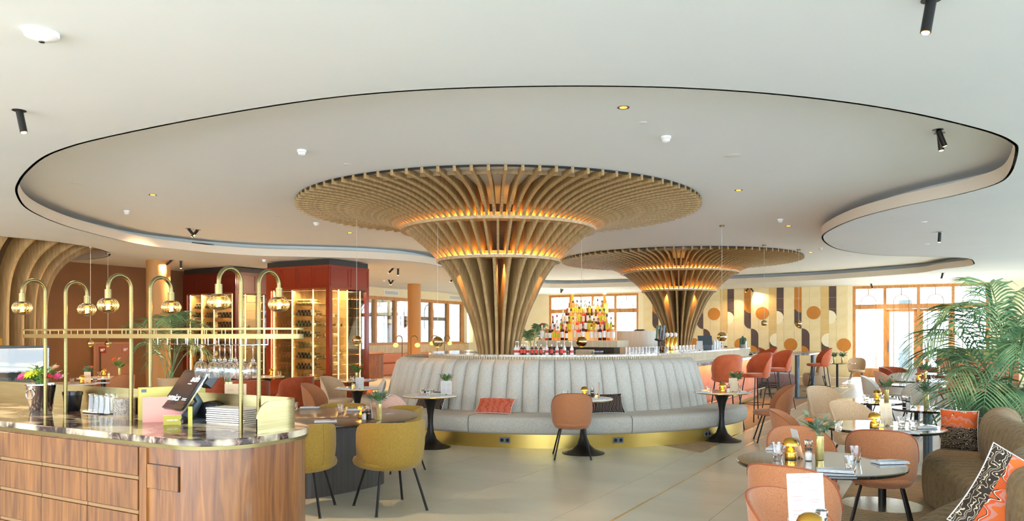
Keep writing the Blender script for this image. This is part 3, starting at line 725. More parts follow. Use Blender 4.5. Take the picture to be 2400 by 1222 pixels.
chair(3.02, 7.75, -25, 'salmon shell dining chair turned sideways behind the orange flower')
chair(3.98, 8.62, -75, 'beige shell dining chair on the far side of the second black table', beigefab, 'beige shell dining chairs')
chair(.96, 10.28, 88, 'salmon shell dining chair with its back to us at the middle bench table')
chair(4.15, 11.75, 168, 'salmon shell dining chair in profile at the right bench table')
chair(-2.78, 12.1, -8, 'salmon shell dining chair in profile left of the bench tables by the wine cabinet')
chair(-2.92, 13.95, -28, 'tan shell dining chair beside the red wine cabinet, turned to the viewer', beigefab, 'beige shell dining chairs')
chair(-1.42, 10.35, 60, 'pale pink shell dining chair behind the mustard chairs', pinkfab, 'pale pink shell chairs')
chair(4.72, 11.15, -80, 'low pale beige shell chair beyond the second black table', beigefab, 'beige shell dining chairs')
chair(6.9, 14.1, -30, 'pale grey shell chair standing in the sunlight by the aisle', greyfab, 'pale grey shell chairs')
chair(6.75, 12.5, 80, 'pale beige shell chair with its back to us at the sunlit tables', greyfab, 'pale grey shell chairs')
chair(8.05, 15.65, 80, 'pale beige shell chair further behind at the sunlit tables', greyfab, 'pale grey shell chairs')
chair(8.15, 16.2, -10, 'pale pink shell chair facing sideways near the glazed doors', pinkfab, 'pale pink shell chairs')
chair(9.6, 23.4, 165, 'beige shell chair in profile at the table before the tiled wall', beigefab, 'beige shell dining chairs')
chair(11.6, 25.2, -120, 'beige shell chair facing the viewer left of the glazed doors', beigefab, 'beige shell dining chairs')
chair(-7.35, 15.0, 150, 'salmon shell chair at the far left tables, seen over the counter')
chair(-8.7, 14.6, -10, 'salmon shell chair at the far left tables, partly hidden by the flower bucket')
# bar stools
STL = shell_chair('bar_stool', velvet, velvet, .415, .52, True, 'stool')
for x, y, d, l in ((3.93, 13.45, 92, 'coral velvet bar stool nearest to the bench end, back to the viewer'),
                   (4.83, 14.6, 202, 'coral velvet bar stool, second along the bar, opening to the left'),
                   (6.12, 17.0, 204, 'coral velvet bar stool, third along the bar, opening to the left'),
                   (8.12, 19.7, 172, 'coral velvet bar stool right of the high marble table'),
                   (7.3, 20.9, -20, 'coral velvet bar stool behind the high marble table'),
                   (6.85, 20.0, 190, 'coral velvet bar stool mostly hidden at the far bar corner')):
    place(STL, (x, y, 0), radians(d-90), l, 'coral velvet bar stools')
# mustard armchairs round the big dark table
def arm_chair():
    t = thing('mustard_armchair', 'x y z w', 'armchair')
    b, e, o = shell_back(.64, .30, .385, .83, .06, radians(112), 6, 2.2, lean=.05, zend=.14)
    bo = b.build('backrest', olive, t, smooth=60); MB().tube([o[21][i] for i in range(9)], .005, 6).build('seam', olive, bo)
    pad(.31, .31, .06, .39, .49).build('seat', olive, t, smooth=60)
    legs4(t, .17, .17, .25, .27, .40, .012); return proto(t)
ARM = arm_chair()
for x, y, d, l in ((-1.02, 7.25, 122, 'mustard armchair with its back to us right of the dark pedestal'),
                   (-1.82, 7.12, 88, 'mustard armchair half hidden behind the host counter corner'),
                   (-1.95, 9.62, -88, 'mustard armchair on the far side of the dark table, centre'),
                   (-1.22, 9.32, -140, 'mustard armchair behind the brass vase on the dark table'),
                   (-2.95, 8.9, -20, 'mustard armchair at the left far side of the dark table')):
    place(ARM, (x, y, 0), radians(d-90), l, 'mustard armchairs round the dark table', .9 if y > 8 else None)
# rust tub chairs
def tub():
    t = thing('tub_chair', 'x y z w', 'armchair')
    b, e, o = shell_back(.70, .34, .14, .80, .09, radians(125), 5, 2.0, lean=.05, zend=.34)
    b.build('backrest', rust, t, smooth=60); pad(.31, .32, .05, .14, .46, p=3).build('seat', rust, t, smooth=60)
    legs4(t, .2, .2, .24, .26, .15, .014); return proto(t)
TUB = tub()
for x, y, d, l, f in ((-4.55, 14.2, 95, 'rust velvet tub chair seen from behind left of the wine cabinet corner', None),
                      (-4.05, 15.4, 160, 'rust velvet tub chair with curled arm beside the wine cabinet', None),
                      (-5.45, 15.0, 60, 'rust velvet tub chair half hidden behind the tilted screen', None),
                      (10.0, 19.6, -60, 'rust tub chair before the glazed doors, left one', None),
                      (10.75, 19.4, -100, 'rust tub chair before the glazed doors, right one', None),
                      (12.3, 17.6, 180, 'rust tub chair behind the right palm', None)):
    place(TUB, (x, y, 0), radians(d-90), l, 'rust velvet tub chairs')
# wavy channel-tufted sofas along U
def wavy_sofa(name, label, O, s0, s1, ph=0, m=sofam, backcut=None):
    t = thing(name, label, 'sofa', O, RV)        # local x = V (towards the back), local y = U
    def wf(s): return .16-.16*cos(2*pi*(s-ph)/3.2)
    def wb(s): return .50+.17*(1-cos(2*pi*(s-ph)/3.2))*.5+.03
    CHW = .155
    def groove(s): f = abs(2*((s/CHW) % 1)-1); return -.03*f**6
    n = int((s1-s0)/.0208); rows = []
    for i in range(n+1):
        s = s0+(s1-s0)*i/n; e = min(1, (s-s0)/.22, (s1-s)/.22); e = sqrt(max(0, 1-(1-e)**2)); g = groove(s)
        a = wf(s)+(1-e)*.25; b = wb(s)+.16; g2 = g
        zt = .46*(.88+.12*e)
        prof = [(a+.05, .03), (a-g2+.015, .06), (a-g2, .18), (a-g2+.005, zt-.10), (a-g2+.035, zt-.035+g), (a+.09, zt+g), (a+.2, zt+.008+g), (b, zt-.02+g), (b, .03)]
        rows.append([(x, s, max(z, .02)) for x, z in cat3(prof)])
    mm = MB().grid(rows, cu=True); nn = len(rows[0]); N = len(mm.v); mm.f += [tuple(range(nn)), tuple(range(N-nn, N))[::-1]]
    mm.build('seat', m, t, smooth=70)
    for (c0, c1) in backcut or [(s0, s1)]:
        rows = []; n = int((c1-c0)/.0208)
        for i in range(n+1):
            s = c0+(c1-c0)*i/n; e = min(1, (s-c0)/.30, (c1-s)/.30); e = sqrt(max(0, 1-(1-e)**2)); g = groove(s); b = wb(s)-.05
            h = .43+(.455)*(.45+.55*e)
            prof = [(b+.10, .40), (b+.02-g, .46), (b-.01-g, .60), (b+.0-g, h-.14), (b+.03-g, h-.05), (b+.10, h+g), (b+.20, h+g), (b+.28+g, h-.06), (b+.30+g, h-.18), (b+.30, .1), (b+.1, .1)]
            rows.append([(x, s, z) for x, z in cat3(prof)])
        mm = MB().grid(rows, cu=True); nn = len(rows[0]); N = len(mm.v); mm.f += [tuple(range(nn)), tuple(range(N-nn, N))[::-1]]
        mm.build('backrest', m, t, smooth=70)
    for s in (s0+.3, (s0+s1)/2, s1-.3): MB().cyl((wf(s)+.12, s, 0), (wf(s)+.12, s, .04), .02).build('foot', blackm, t)
    return t
def cat3(p): return [(q.x, q.y) for q in cat([(a, b, 0) for a, b in p], 3)]
wavy_sofa('wavy_sofa', 'olive channel-tufted wavy sofa filling the right foreground', Vector((2.52, 4.80, 0)), -.75, 4.25, 0, sofam, [(-.75, 1.05), (1.5, 4.2)])
wavy_sofa('wavy_sofa', 'olive channel-tufted sofa beyond the palm at the right', Vector((2.52, 4.80, 0))+U*5.6+V*.3, 0, 4.4, 0)
# mauve rounded sofa behind the high table
t = thing('round_sofa', 'mauve velvet rounded sofa behind the high marble table', 'sofa', (8.15, 24.3, 0), radians(-20))
pad(1.15, .75, 0, .02, .44, p=3.2).build('seat', pinksofa, t, smooth=60)
for k in range(9):
    a = radians(20+17.5*k); MB().ell((.85*cos(a), .15+.5*sin(a), .62), (.15, .12, .30), 12, 8).build('back_bolster', pinksofa, t)
t = thing('round_pouf', 'small beige rounded pouf right of the mauve sofa', 'pouf', (10.05, 24.6, 0)); pad(.4, .4, 0, .0, .42).build('seat', beigefab, t, smooth=60)
# walnut booth with orange leather top left of the bench, and its far banquette
t = thing('walnut_booth', 'walnut-backed booth with orange leather capping by the left windows', 'booth', WL+V*1.5+U*-5.4, RU)
MB().bx(0, 4.4, -.1, .0, 0, .90).bx(0, .1, -.1, 1.2, 0, .90).build('panel', walnut, t, smooth=0, bev=.01)
MB().bx(-.02, 4.42, -.14, .04, .90, .96).build('capping', mat('orange_leather', 'c8703a', .5), t, smooth=0, bev=.02)
t = thing('window_banquette', 'orange banquette running under the left windows', 'banquette', WL+V*.05, RU)
MB().bx(-2.1, 7, -.55, -.02, 0, .46).build('seat', mat('orange_leather', 'c8703a', .5), t, smooth=0, bev=.04)
MB().bx(-2.1, 7, -.15, -.02, .46, .86).build('backrest', mat('orange_leather', 'c8703a', .5), t, smooth=0, bev=.04)
# ---------------- tables ----------------
def tulip(x, y, label, R=.405, top=whitemarble):
    t = thing('tulip_table', label, 'table', (x, y, 0), 0, 'pedestal tables along the curved bench')
    MB().lathe([(.29, 0), (.292, .008), (.25, .02), (.16, .055), (.09, .12), (.052, .22), (.038, .34), (.042, .46), (.062, .58), (.10, .68), (.15, .722), (.15, .73)], 40).build('pedestal', blackm, t)
    MB().lathe([(R-.02, .722), (R-.004, .73), (R-.004, .736), (R-.02, .736)], 64).build('brass_edge', gold, t)
    MB().lathe([(.01, .734), (R-.006, .734), (R, .742), (R-.004, .752), (.01, .752)], 64).build('top', top, t)
    return t
tulip(1.15, 10.62, 'white marble pedestal table in the middle of the bench'); tulip(-.99, 11.18, 'white marble pedestal table at the left of the bench')
tulip(3.40, 11.86, 'white marble pedestal table at the right end of the bench'); tulip(-2.32, 12.7, 'marble pedestal table with brass edge beside the salmon chair by the wine cabinet', .38)
tulip(-2.78, 14.95, 'marble pedestal table farthest round the bench, by the wine cabinet', .40)
tulip(-4.85, 16.2, 'small marble table between the rust tub chairs', .36)
for x, y, l in ((-7.75, 13.9, 'round marble table behind the counter at the far left'), (-8.1, 15.9, 'round marble table near the service hatch')):
    t = thing('round_table', l, 'table', (x, y, 0), 0, 'round tables at the far left')
    MB().lathe([(.01, .725), (.5, .725), (.5, .75), (.01, .75)], 48).build('top', whitemarble, t); MB().lathe([(.3, 0), (.3, .012), (.045, .02), (.045, .725)], 32).build('column', blackm, t)
def black_table(x, y, label, R=.545, base=.36, top=blackglass, colr=.035):
    t = thing('round_table', label, 'table', (x, y, 0), 0, 'black glass-topped round tables')
    MB().lathe([(.01, .725), (R-.008, .725), (R, .733), (R, .744), (R-.006, .75), (.01, .75)], 80).build('top', top, t)
    MB().lathe([(base, 0), (base, .012), (.04, .016)], 56).build('base_plate', mat('satin_steel_plate', 'cbc6ae', .22, metal=.9), t); MB().lathe([(colr, .014), (colr, .725)], 24).build('column', greym if colr > .04 else blackm, t)
    return t
black_table(2.19, 5.31, 'black glass-topped round table nearest in the right foreground')
black_table(3.63, 7.36, 'black glass-topped round table, second from the viewer, before the sofa')
black_table(1.6, 2.98, 'black glass-topped round table at the bottom edge under the cocktail menu')
black_table(4.86, 10.2, 'black glass-topped round table, third from the viewer', .43)
black_table(5.05, 9.15, 'dark round table with thick edge under the lily vase', .4, colr=.05)
black_table(7.95, 14.75, 'sunlit round table behind the beige chairs', .5); black_table(9.6, 17.3, 'sunlit round table nearest to the rust tub chairs', .5)
black_table(10.45, 24.0, 'round table before the tiled wall, left of the doors', .52); black_table(7.2, 13.4, 'sunlit round table beside the far sofa', .45)
for nm, x, y, L in (('high_table', 8.3, 21.05, 3.4),):
    t = thing(nm, 'long high table with grey marble top between the coral stools', 'table', (x, y, 0), RV)
    MB().bx(-.35, .35, -L/2, L/2, 1.10, 1.14).build('top', greymarble, t, smooth=0, bev=.01)
    for s in (-1.33, 1.33):
        c = MB().lathe([(.055, .0), (.055, 1.10)], 24, (0, s, 0)).build('column', greym, t); MB().lathe([(.3, 0), (.3, .012), (.06, .02)], 40, (0, s, 0)).build('base_plate', greym, t)
t = thing('high_table', 'small round high table near the far bar corner', 'table', (6.9, 21.3, 0)); MB().lathe([(.01, 1.1), (.38, 1.1), (.38, 1.14), (.01, 1.14)], 40).build('top', greymarble, t)
MB().lathe([(.28, 0), (.28, .012), (.05, .02), (.05, 1.1)], 32).build('column', greym, t)
# big dark round dining table with slab pedestal
t = thing('dining_table', 'large dark stained round dining table amid the mustard armchairs', 'table', (-1.87, 8.37, 0), 0)
MB().lathe([(.01, .66), (.5, .67), (.93, .715), (1.0, .735), (1.0, .745), (.985, .75), (.01, .75)], 96).build('top', darkwood, t)
pp = [(.56*abs(cos(a))**.7*(1 if cos(a) > 0 else -1), .17*abs(sin(a))**.7*(1 if sin(a) > 0 else -1)) for a in [2*pi*k/40 for k in range(40)]]
m_ = MB(); m_.prism(pp, 0, .7); m_.build('pedestal', darkped, t, loc=(.22, -.25, 0), rz=radians(52), smooth=50)
# ---------------- cushions ----------------
def pillow(label, loc, rot, m, s=(.5, .36, .12), corner=True):
    n = 18; rows = []
    for i in range(n+1):
        v_ = -1+2*i/n; r = []
        for j in range(n+1):
            u_ = -1+2*j/n; r.append((u_, v_))
        rows.append(r)
    f = lambda a, b: max(0, (1-abs(a)**2.4)*(1-abs(b)**2.4))**.5
    mb = MB()
    for sg in (1, -1):
        mb.grid([[(u_*s[0]/2*(1-.09*(1-abs(u_))*0-.07*(1-v_*v_)*abs(u_)), v_*s[1]/2*(1-.07*(1-u_*u_)*abs(v_)), sg*s[2]/2*f(u_, v_)) for u_, v_ in r] for r in rows])
    o = mb.build('cushion', m, loc=loc, smooth=80); o.rotation_euler = rot
    ed = [(-1+2*k/12, -1) for k in range(12)]+[(1, -1+2*k/12) for k in range(12)]+[(1-2*k/12, 1) for k in range(12)]+[(-1, 1-2*k/12) for k in range(12)]
    MB().tube([(u_*s[0]/2*(1-.07*(1-v_*v_)*abs(u_)), v_*s[1]/2*(1-.07*(1-u_*u_)*abs(v_)), 0) for u_, v_ in ed], .004, 6, closed=True).build('piping', whitec, o)
    return tag(o, label, 'cushion')
def pattern(name, cs, scale, kind='wave', dist=6, stretch=(1, 1, 1), split=None, cs2=None, scale2=None, ns=2, dscale=1.2):
    m = bpy.data.materials.new(name); m.use_nodes = True; N, L = m.node_tree.nodes, m.node_tree.links; b = N['Principled BSDF']; b.inputs['Roughness'].default_value = .75
    tc = N.new('ShaderNodeTexCoord')
    def one(cs, scale, dist, st, dsc):
        mp = N.new('ShaderNodeMapping'); mp.inputs['Scale'].default_value = st; L.new(tc.outputs['Object'], mp.inputs[0])
        w_ = N.new('ShaderNodeTexWave'); w_.inputs['Scale'].default_value = scale; w_.inputs['Distortion'].default_value = dist; w_.inputs['Detail'].default_value = 1; w_.inputs['Detail Scale'].default_value = dsc
        L.new(mp.outputs[0], w_.inputs[0]); r = N.new('ShaderNodeValToRGB'); r.color_ramp.interpolation = 'CONSTANT'; e = r.color_ramp.elements
        e[0].position = 0; e[0].color = lin(cs[0][1]); e[1].position = cs[1][0]; e[1].color = lin(cs[1][1])
        for p, c in cs[2:]: q = e.new(p); q.color = lin(c)
        L.new(w_.outputs['Fac'], r.inputs[0]); return r.outputs[0]
    a = one(cs, scale, dist, stretch, dscale)
    if split is not None:
        c = one(cs2, scale2, 9, (1, 1, 1), 2.5); sp = N.new('ShaderNodeSeparateXYZ'); L.new(tc.outputs['Object'], sp.inputs[0])
        g = N.new('ShaderNodeMath'); g.operation = 'GREATER_THAN'; g.inputs[1].default_value = split; L.new(sp.outputs['X'], g.inputs[0])
        mx = N.new('ShaderNodeMixRGB'); L.new(g.outputs[0], mx.inputs[0]); L.new(c, mx.inputs[1]); L.new(a, mx.inputs[2]); a = mx.outputs[0]
    L.new(a, b.inputs['Base Color']); return m
ZEB = [(0, '33261d'), (.5, 'd8c9ad'), (.8, '33261d')]
WAV = [(0, 'd2581f'), (.28, '2b1d18'), (.36, 'f2dcc4'), (.42, 'd8592a'), (.62, 'cf8878'), (.85, 'e06a24')]
zebwave = pattern('wave_zebra_print', WAV, 3.6, dist=2.6, stretch=(.3, 1, 1), split=-.10, cs2=ZEB, scale2=9, dscale=3)
palmp = pattern('palm_print', [(0, '17110f'), (.42, '9c4a32'), (.52, 'e6d6c4'), (.60, '17110f'), (.8, '2b2019')], 5, dist=12, dscale=1.0)
stripep = pattern('orange_stripe_print', [(0, 'c05238'), (.4, 'e2a08c'), (.55, '7c2f26'), (.7, 'd8694a')], 8, dist=5, stretch=(.4, 1, 1), dscale=2)
zebnear = pattern('wave_zebra_print_near', WAV, 4.6, dist=3.0, stretch=(.3, 1, 1), split=-.2, cs2=ZEB, scale2=8, dscale=3)
zebfar = pattern('wave_zebra_print_far', WAV, 6, dist=3.0, stretch=(.3, 1, 1), split=.04, cs2=ZEB, scale2=10, dscale=3)
def on_bench(a_deg, r=3.02): a = radians(a_deg); return (CB.x+r*cos(a), CB.y+r*sin(a))
for a, l, m in ((-107.5, 'cushion with orange wavy stripes lying on the left half of the bench', stripep), (-78, 'cushion with dark palm-leaf print in the middle of the bench', palmp),
                (-129, 'dark palm-print cushion behind the left bench table', palmp)):
    fl_ = m is stripep; x, y = on_bench(a, 3.22 if fl_ else 3.13); pillow(l, (x, y, .565 if fl_ else .60), (radians(38 if fl_ else 60), 0, radians(a+90)), m, (.60 if m is not stripep else .56, .32, .13))
x, y = on_bench(-170, 3.08); pillow('plain oatmeal cushion at the left end of the bench', (x, y, .64), (radians(72), 0, radians(-80)), boucle, (.45, .38, .12))
pillow('zebra and orange wave cushion nearest on the sofa', (2.93, 4.30, .64), (radians(62), radians(28), radians(-32)), zebnear, (.62, .54, .17))
pillow('zebra and orange wave cushion leaning on the far sofa back', (4.62, 7.80, .655), (radians(78), radians(-90), radians(-40)), zebfar, (.42, .36, .20))
pillow('dark green cushion on the far sofa under the palm leaves', (6.85, 10.9, .62), (radians(65), 0, radians(-60)), mat('green_cushion', '3c5547', .8, c2='4c6a58', scale=20), (.5, .4, .14))
# rug under the right foreground tables
rugm = pattern('herringbone_rug', [(0, '7a5532'), (.45, 'd8c39a'), (.75, 'a05a35'), (.85, 'cdb287')], 26, dist=0, stretch=(1, 1, 1))
def herring(m):
    N, L = m.node_tree.nodes, m.node_tree.links
    tc = N.new('ShaderNodeTexCoord'); sp = N.new('ShaderNodeSeparateXYZ'); L.new(tc.outputs['Object'], sp.inputs[0])
    def mth(op, a, b=None):
        n = N.new('ShaderNodeMath'); n.operation = op
        for i, v in enumerate((a, b)):
            if v is None: continue
            if isinstance(v, (int, float)): n.inputs[i].default_value = v
            else: L.new(v, n.inputs[i])
        return n.outputs[0]
    tri = mth('PINGPONG', sp.outputs['X'], .07); y = mth('ADD', sp.outputs['Y'], tri); fr_ = mth('FRACT', mth('MULTIPLY', y, 24.0))
    r = N.new('ShaderNodeValToRGB'); r.color_ramp.elements[0].position = .42; r.color_ramp.elements[1].position = .55
    nz = N.new('ShaderNodeTexNoise'); nz.inputs['Scale'].default_value = 5; L.new(tc.outputs['Object'], nz.inputs[0])
    r2 = N.new('ShaderNodeValToRGB'); r2.color_ramp.elements[0].color = lin('5e4a30'); r2.color_ramp.elements[1].color = lin('a0552f'); r2.color_ramp.elements[0].position = .45; r2.color_ramp.elements[1].position = .6
    L.new(nz.outputs['Fac'], r2.inputs[0]); L.new(fr_, r.inputs[0]); mx = N.new('ShaderNodeMixRGB'); L.new(r.outputs[0], mx.inputs[0]); L.new(r2.outputs[0], mx.inputs[1]); mx.inputs[2].default_value = lin('dcc9a2')
    L.new(mx.outputs[0], N['Principled BSDF'].inputs['Base Color']); return m
herring(rugm)
ru = MB().bx(-.02, 2.6, -3.4, 4.9, 0, .012).build('herringbone_rug', rugm, loc=Vector((2.19, 5.31, .0))+V*-.12+U*-.2, rz=RV, smooth=0)
tag(ru, 'orange and cream herringbone rug under the right foreground tables', 'rug')
# ---------------- wine cabinets ----------------
redd = mat('red_lacquer_dark', '5e1c0c', .35, coat=.2)
backoak = mat('cabinet_back', 'c9a566', .6, c2='d8b877', scale=3, stretch=(6, 6, .6))
wire = mat('gold_wire', 'f0cf8a', .3, metal=.8)
BOT = {}
def bottle_mesh(R=.037, H=.30, kind='w'):
    if kind == 'w': return [(0, 0), (R*.9, 0), (R, .006), (R, H*.6), (R*.85, H*.67), (R*.42, H*.76), (R*.38, H*.97), (R*.42, H*.975), (R*.42, H), (0, H)]
    if kind == 's': return [(0, 0), (R*.95, 0), (R, .006), (R, H*.62), (R*.9, H*.68), (R*.36, H*.74), (R*.34, H*.97), (R*.42, H*.972), (R*.42, H), (0, H)]
    return [(0, 0), (R*.8, 0), (R, .02), (R*.98, H*.3), (R*.6, H*.55), (R*.36, H*.72), (R*.34, H*.97), (R*.42, H*.972), (R*.42, H), (0, H)]
def bottle(name, gm, lm, cm, label, R=.037, H=.30, kind='w', group=None, cat_='bottle', n=14):
    t = MB().lathe(bottle_mesh(R, H, kind), n).build(name, gm); tag(t, label, cat_, group)
    MB().lathe([(R+.0008, H*.16), (R+.0012, H*.17), (R+.0012, H*.52), (R+.0008, H*.53)], n).build('label', lm, t)
    MB().lathe([(R*.46, H*.86), (R*.46, H*1.003), (0, H*1.004)], n).build('cap', cm, t)
    return proto(t)
greenb = mat('green_bottle', '28331a', .1, coat=.5); darkb = mat('dark_bottle', '1c1714', .1, coat=.5); roseb = mat('rose_bottle', 'e08a3c', .12, coat=.5); yelb = mat('white_wine_bottle', 'b9a23c', .12, coat=.5)
lab = mat('bottle_label', 'ece2c8', .6); goldcap = mat('gold_capsule', 'caa24a', .3, metal=.7)
WB = {'g': bottle('wine_bottle', greenb, lab, blackp, 'x y z w', n=12), 'd': bottle('wine_bottle', darkb, lab, redd, 'x y z w', n=12),
      'r': bottle('wine_bottle', roseb, lab, goldcap, 'x y z w', n=12), 'y': bottle('wine_bottle', yelb, lab, goldcap, 'x y z w', n=12)}
def lay(kind, base, rz, p, ang, label, group):   # bottle lying with its neck pointing along ang
    o = place(WB[kind], (0, 0, 0), 0, label, group); c, s = cos(rz), sin(rz)
    o.location = (base[0]+p[0]*c-p[1]*s, base[1]+p[0]*s+p[1]*c, p[2]); o.rotation_euler = (pi/2, 0, rz+ang); return o
def cabinet(base, label, secs, side, wide, deep, nm, dark=False):
    t = thing('wine_cabinet', label, 'cabinet', base, RV); rl = redd if dark else redlac
    fr = MB().bx(-wide, 0, 0, deep, 0, .46).bx(-wide, 0, 0, deep, 2.78, 3.36).bx(-.11, 0, 0, .11, .46, 2.78).bx(-wide, -wide+.16, 0, .11, .46, 2.78).bx(-.09, 0, deep-.11, deep, .46, 2.78).bx(-wide, -wide+.1, deep-.1, deep, .46, 2.78)
    fr.build('carcass', rl, t, smooth=0)
    MB().bx(-wide+.02, -.02, .02, deep-.02, 3.36, 3.49).build('black_top', mat('black_cornice', '2b2a26', .5), t, smooth=0)
    n = 4; w_ = wide/n
    for i in range(n): # raised frames of the frieze and base panels
        for z0, z1 in ((2.83, 3.31), (.06, .42)):
            x0, x1 = -wide+w_*i+.03, -wide+w_*(i+1)-.03
            MB().bx(x0, x1, -.012, 0, z0, z0+.03).bx(x0, x1, -.012, 0, z1-.03, z1).bx(x0, x0+.03, -.012, 0, z0, z1).bx(x1-.03, x1, -.012, 0, z0, z1).build('panel_moulding', rl, t, smooth=0)
    for i in range(2):
        for z0, z1 in ((2.83, 3.31), (.06, .42)):
            y0, y1 = deep/2*i+.04, deep/2*(i+1)-.04
            MB().bx(0, .012, y0, y1, z0, z0+.03).bx(0, .012, y0, y1, z1-.03, z1).bx(0, .012, y0, y0+.03, z0, z1).bx(0, .012, y1-.03, y1, z0, z1).build('panel_moulding', rl, t, smooth=0)
    MB().bx(-wide+.16, -.11, .03, .036, .46, 2.78).build('front_pane', pane, t, smooth=0); MB().bx(-.036, -.03, .11, deep-.11, .46, 2.78).build('side_pane', pane, t, smooth=0)
    MB().bx(-wide+.1, -.12, deep*.55, deep*.55+.02, .46, 2.78).build('back_board', backoak, t, smooth=0)
    for x in secs[1]: MB().bx(x-.008, x+.008, .06, .075, .48, 2.76).build('led_bar', led, t, smooth=0)
    for y in side: MB().bx(-.08, -.065, y-.008, y+.008, .48, 2.76).build('led_bar', led, t, smooth=0)
    for x in secs[1][:2]: MB().bx(x-.03, x-.01, .08, deep*.55, .46, 2.78).build('divider', backoak, t, smooth=0)
    for x in secs[1]:
        l = light('AREA', 'bar_glow', (x, .085, 1.62), 26, (1, .72, .38), rot=(pi/2, 0, 0), shape='RECTANGLE', size=.04, size_y=2.2); l.parent = t
    for y in side:
        l = light('AREA', 'bar_glow', (-.09, y, 1.62), 18, (1, .72, .38), rot=(pi/2, 0, pi/2), shape='RECTANGLE', size=.04, size_y=2.2); l.parent = t
    l = light('AREA', 'cabinet_glow', (-wide/2, .13, 2.74), 260, (1, .74, .42), shape='RECTANGLE', size=wide*.8, size_y=.1); l.parent = t
    l = light('AREA', 'cabinet_glow', (-.3, deep/2, 2.74), 90, (1, .74, .42), shape='RECTANGLE', size=.3, size_y=deep*.7); l.parent = t
    for si, (x0, x1, kinds, nper) in enumerate(secs[0]):
        for r in range(8):
            z = 2.38-.272*r
            if z < .46: continue
            MB().bx(x0, x1, .1, .5, z-.012, z).build('shelf', wire if nper > 1 else pane, t, smooth=0)
            if nper <= 1:
                if r in (2, 3, 5, 7): lay('d' if r != 7 else 'y', base, RV, ((x0+x1)/2-.1, .32, z+.038), radians(80), 'single wine bottle lying on a wire rung of the %s' % nm, 'single bottles on wire rungs, '+nm)
                continue
            k = kinds[r % len(kinds)]; word = {'g': 'green', 'd': 'dark', 'r': 'rose', 'y': 'white wine'}[k]
            shelf = ('top', 'second', 'third', 'fourth', 'fifth', 'sixth', 'seventh', 'lowest')[r]; bay = ('left', 'middle', 'right')[si]
            if k == '-': continue
            sp = (x1-x0-.06)/nper
            for q in range(nper): lay(k, base, RV, (x0+.03+sp*q, .15, z+.040), radians(140), '%s bottle lying on the %s shelf, %s bay, %s' % (word, shelf, bay, nm), '%s bottles, %s shelf, %s bay, %s' % (word, shelf, bay, nm))
            for q in range(nper-1): lay(k, base, RV, (x0+.03+sp*(q+.5), .16, z+.112), radians(140), '%s bottle lying on the %s shelf, %s bay, %s' % (word, shelf, bay, nm), '%s bottles, %s shelf, %s bay, %s' % (word, shelf, bay, nm))
    for r in range(9):
        z = .62+.24*r; MB().cyl((-.12, .25, z), (-.12, deep-.2, z), .006, n=6).build('wire_rung', wire, t)
        if r in (1, 2, 4, 5, 6): lay('dgydy'[r % 5], base, RV, (-.15, .45+.1*(r % 3), z+.045), radians(-50), 'bottle shown through the side pane of the %s' % nm, 'bottles behind the side pane, '+nm)
    return t
cabinet(Vector((-4.2, 19.2, 0)), 'tall red lacquered wine cabinet with glowing shelves, nearer of the two', ([(-1.96, -1.36, 'rrrrrrry', 5), (-1.31, -.66, 'yggdygdy', 5), (-.58, -.15, 'd', 1)], (-1.98, -1.325, -.607, -.139)), (.42, .75, 1.25), 2.18, 1.52, 'nearer wine cabinet')
cabinet(Vector((-7.27, 21.4, 0)), 'tall dark red wine cabinet with glowing shelves, further left behind', ([(-1.9, -1.5, 'gdgg', 3), (-1.45, -.98, 'dggd', 4), (-.92, -.2, 'gddg', 5)], (-1.95, -1.46, -.95, -.2)), (.42, 1.1), 2.18, 1.52, 'further wine cabinet', True)
t = thing('low_booth', 'low booth with olive back and coral base right of the glazed doors', 'booth', (13.2, 21.9, 0), RV)
MB().bx(-.75, 1.2, -.3, .3, 0, .93).build('base', mat('coral_base', 'c07a50', .7), t, smooth=0, bev=.01); MB().bx(-.75, 1.2, -.05, .3, .93, 1.22).build('back_panel', mat('olive_panel', 'a39a52', .8), t, smooth=0, bev=.02)
MB().bx(-.76, 1.21, -.31, .31, .90, .935).build('trim_band', brassd, t, smooth=0)
for z_ in (1.62, 1.70): MB().tube([(-.75, 0, z_), (1.2, 0, z_)], .012, 6).build('rail', brassd, t)
for x_ in (-.5, .9): MB().tube([(x_, 0, 1.2), (x_, 0, 2.0)], .012, 6).build('rail_post', brassd, t)
tag(MB().lathe([(.28, 0), (.28, 3.2)], 24).build('outdoor_column', mat('outdoor_grey', '4c5655', .8), loc=dp(2122, 35.5)), 'grey column standing outside behind the glazed doors', 'column')
for px in (2060, 2095, 2180, 2215):
    t = thing('terrace_sofa', 'pale terrace sofa outside the glazed doors, %s one' % {2060: 'leftmost', 2095: 'second', 2180: 'third', 2215: 'rightmost'}[px], 'sofa', dp(px, 37.0), RV, 'terrace sofas outside')
    MB().bx(-.35, .35, -.4, .4, .1, .42).build('seat', mat('terrace_cushion', 'd7d9d2', .9), t, smooth=0, bev=.05); MB().bx(-.35, .35, .25, .4, .42, .8).build('backrest', mat('terrace_cushion', 'd7d9d2', .9), t, smooth=0, bev=.05)
light('SPOT', 'wall_wash', (16.6, 23.6, 3.4), 160, WARM, rot=Vector((.75, 1.2, -1.5)).to_track_quat('-Z', 'Y').to_euler(), spot_size=1.2, spot_blend=.8, shadow_soft_size=.05)
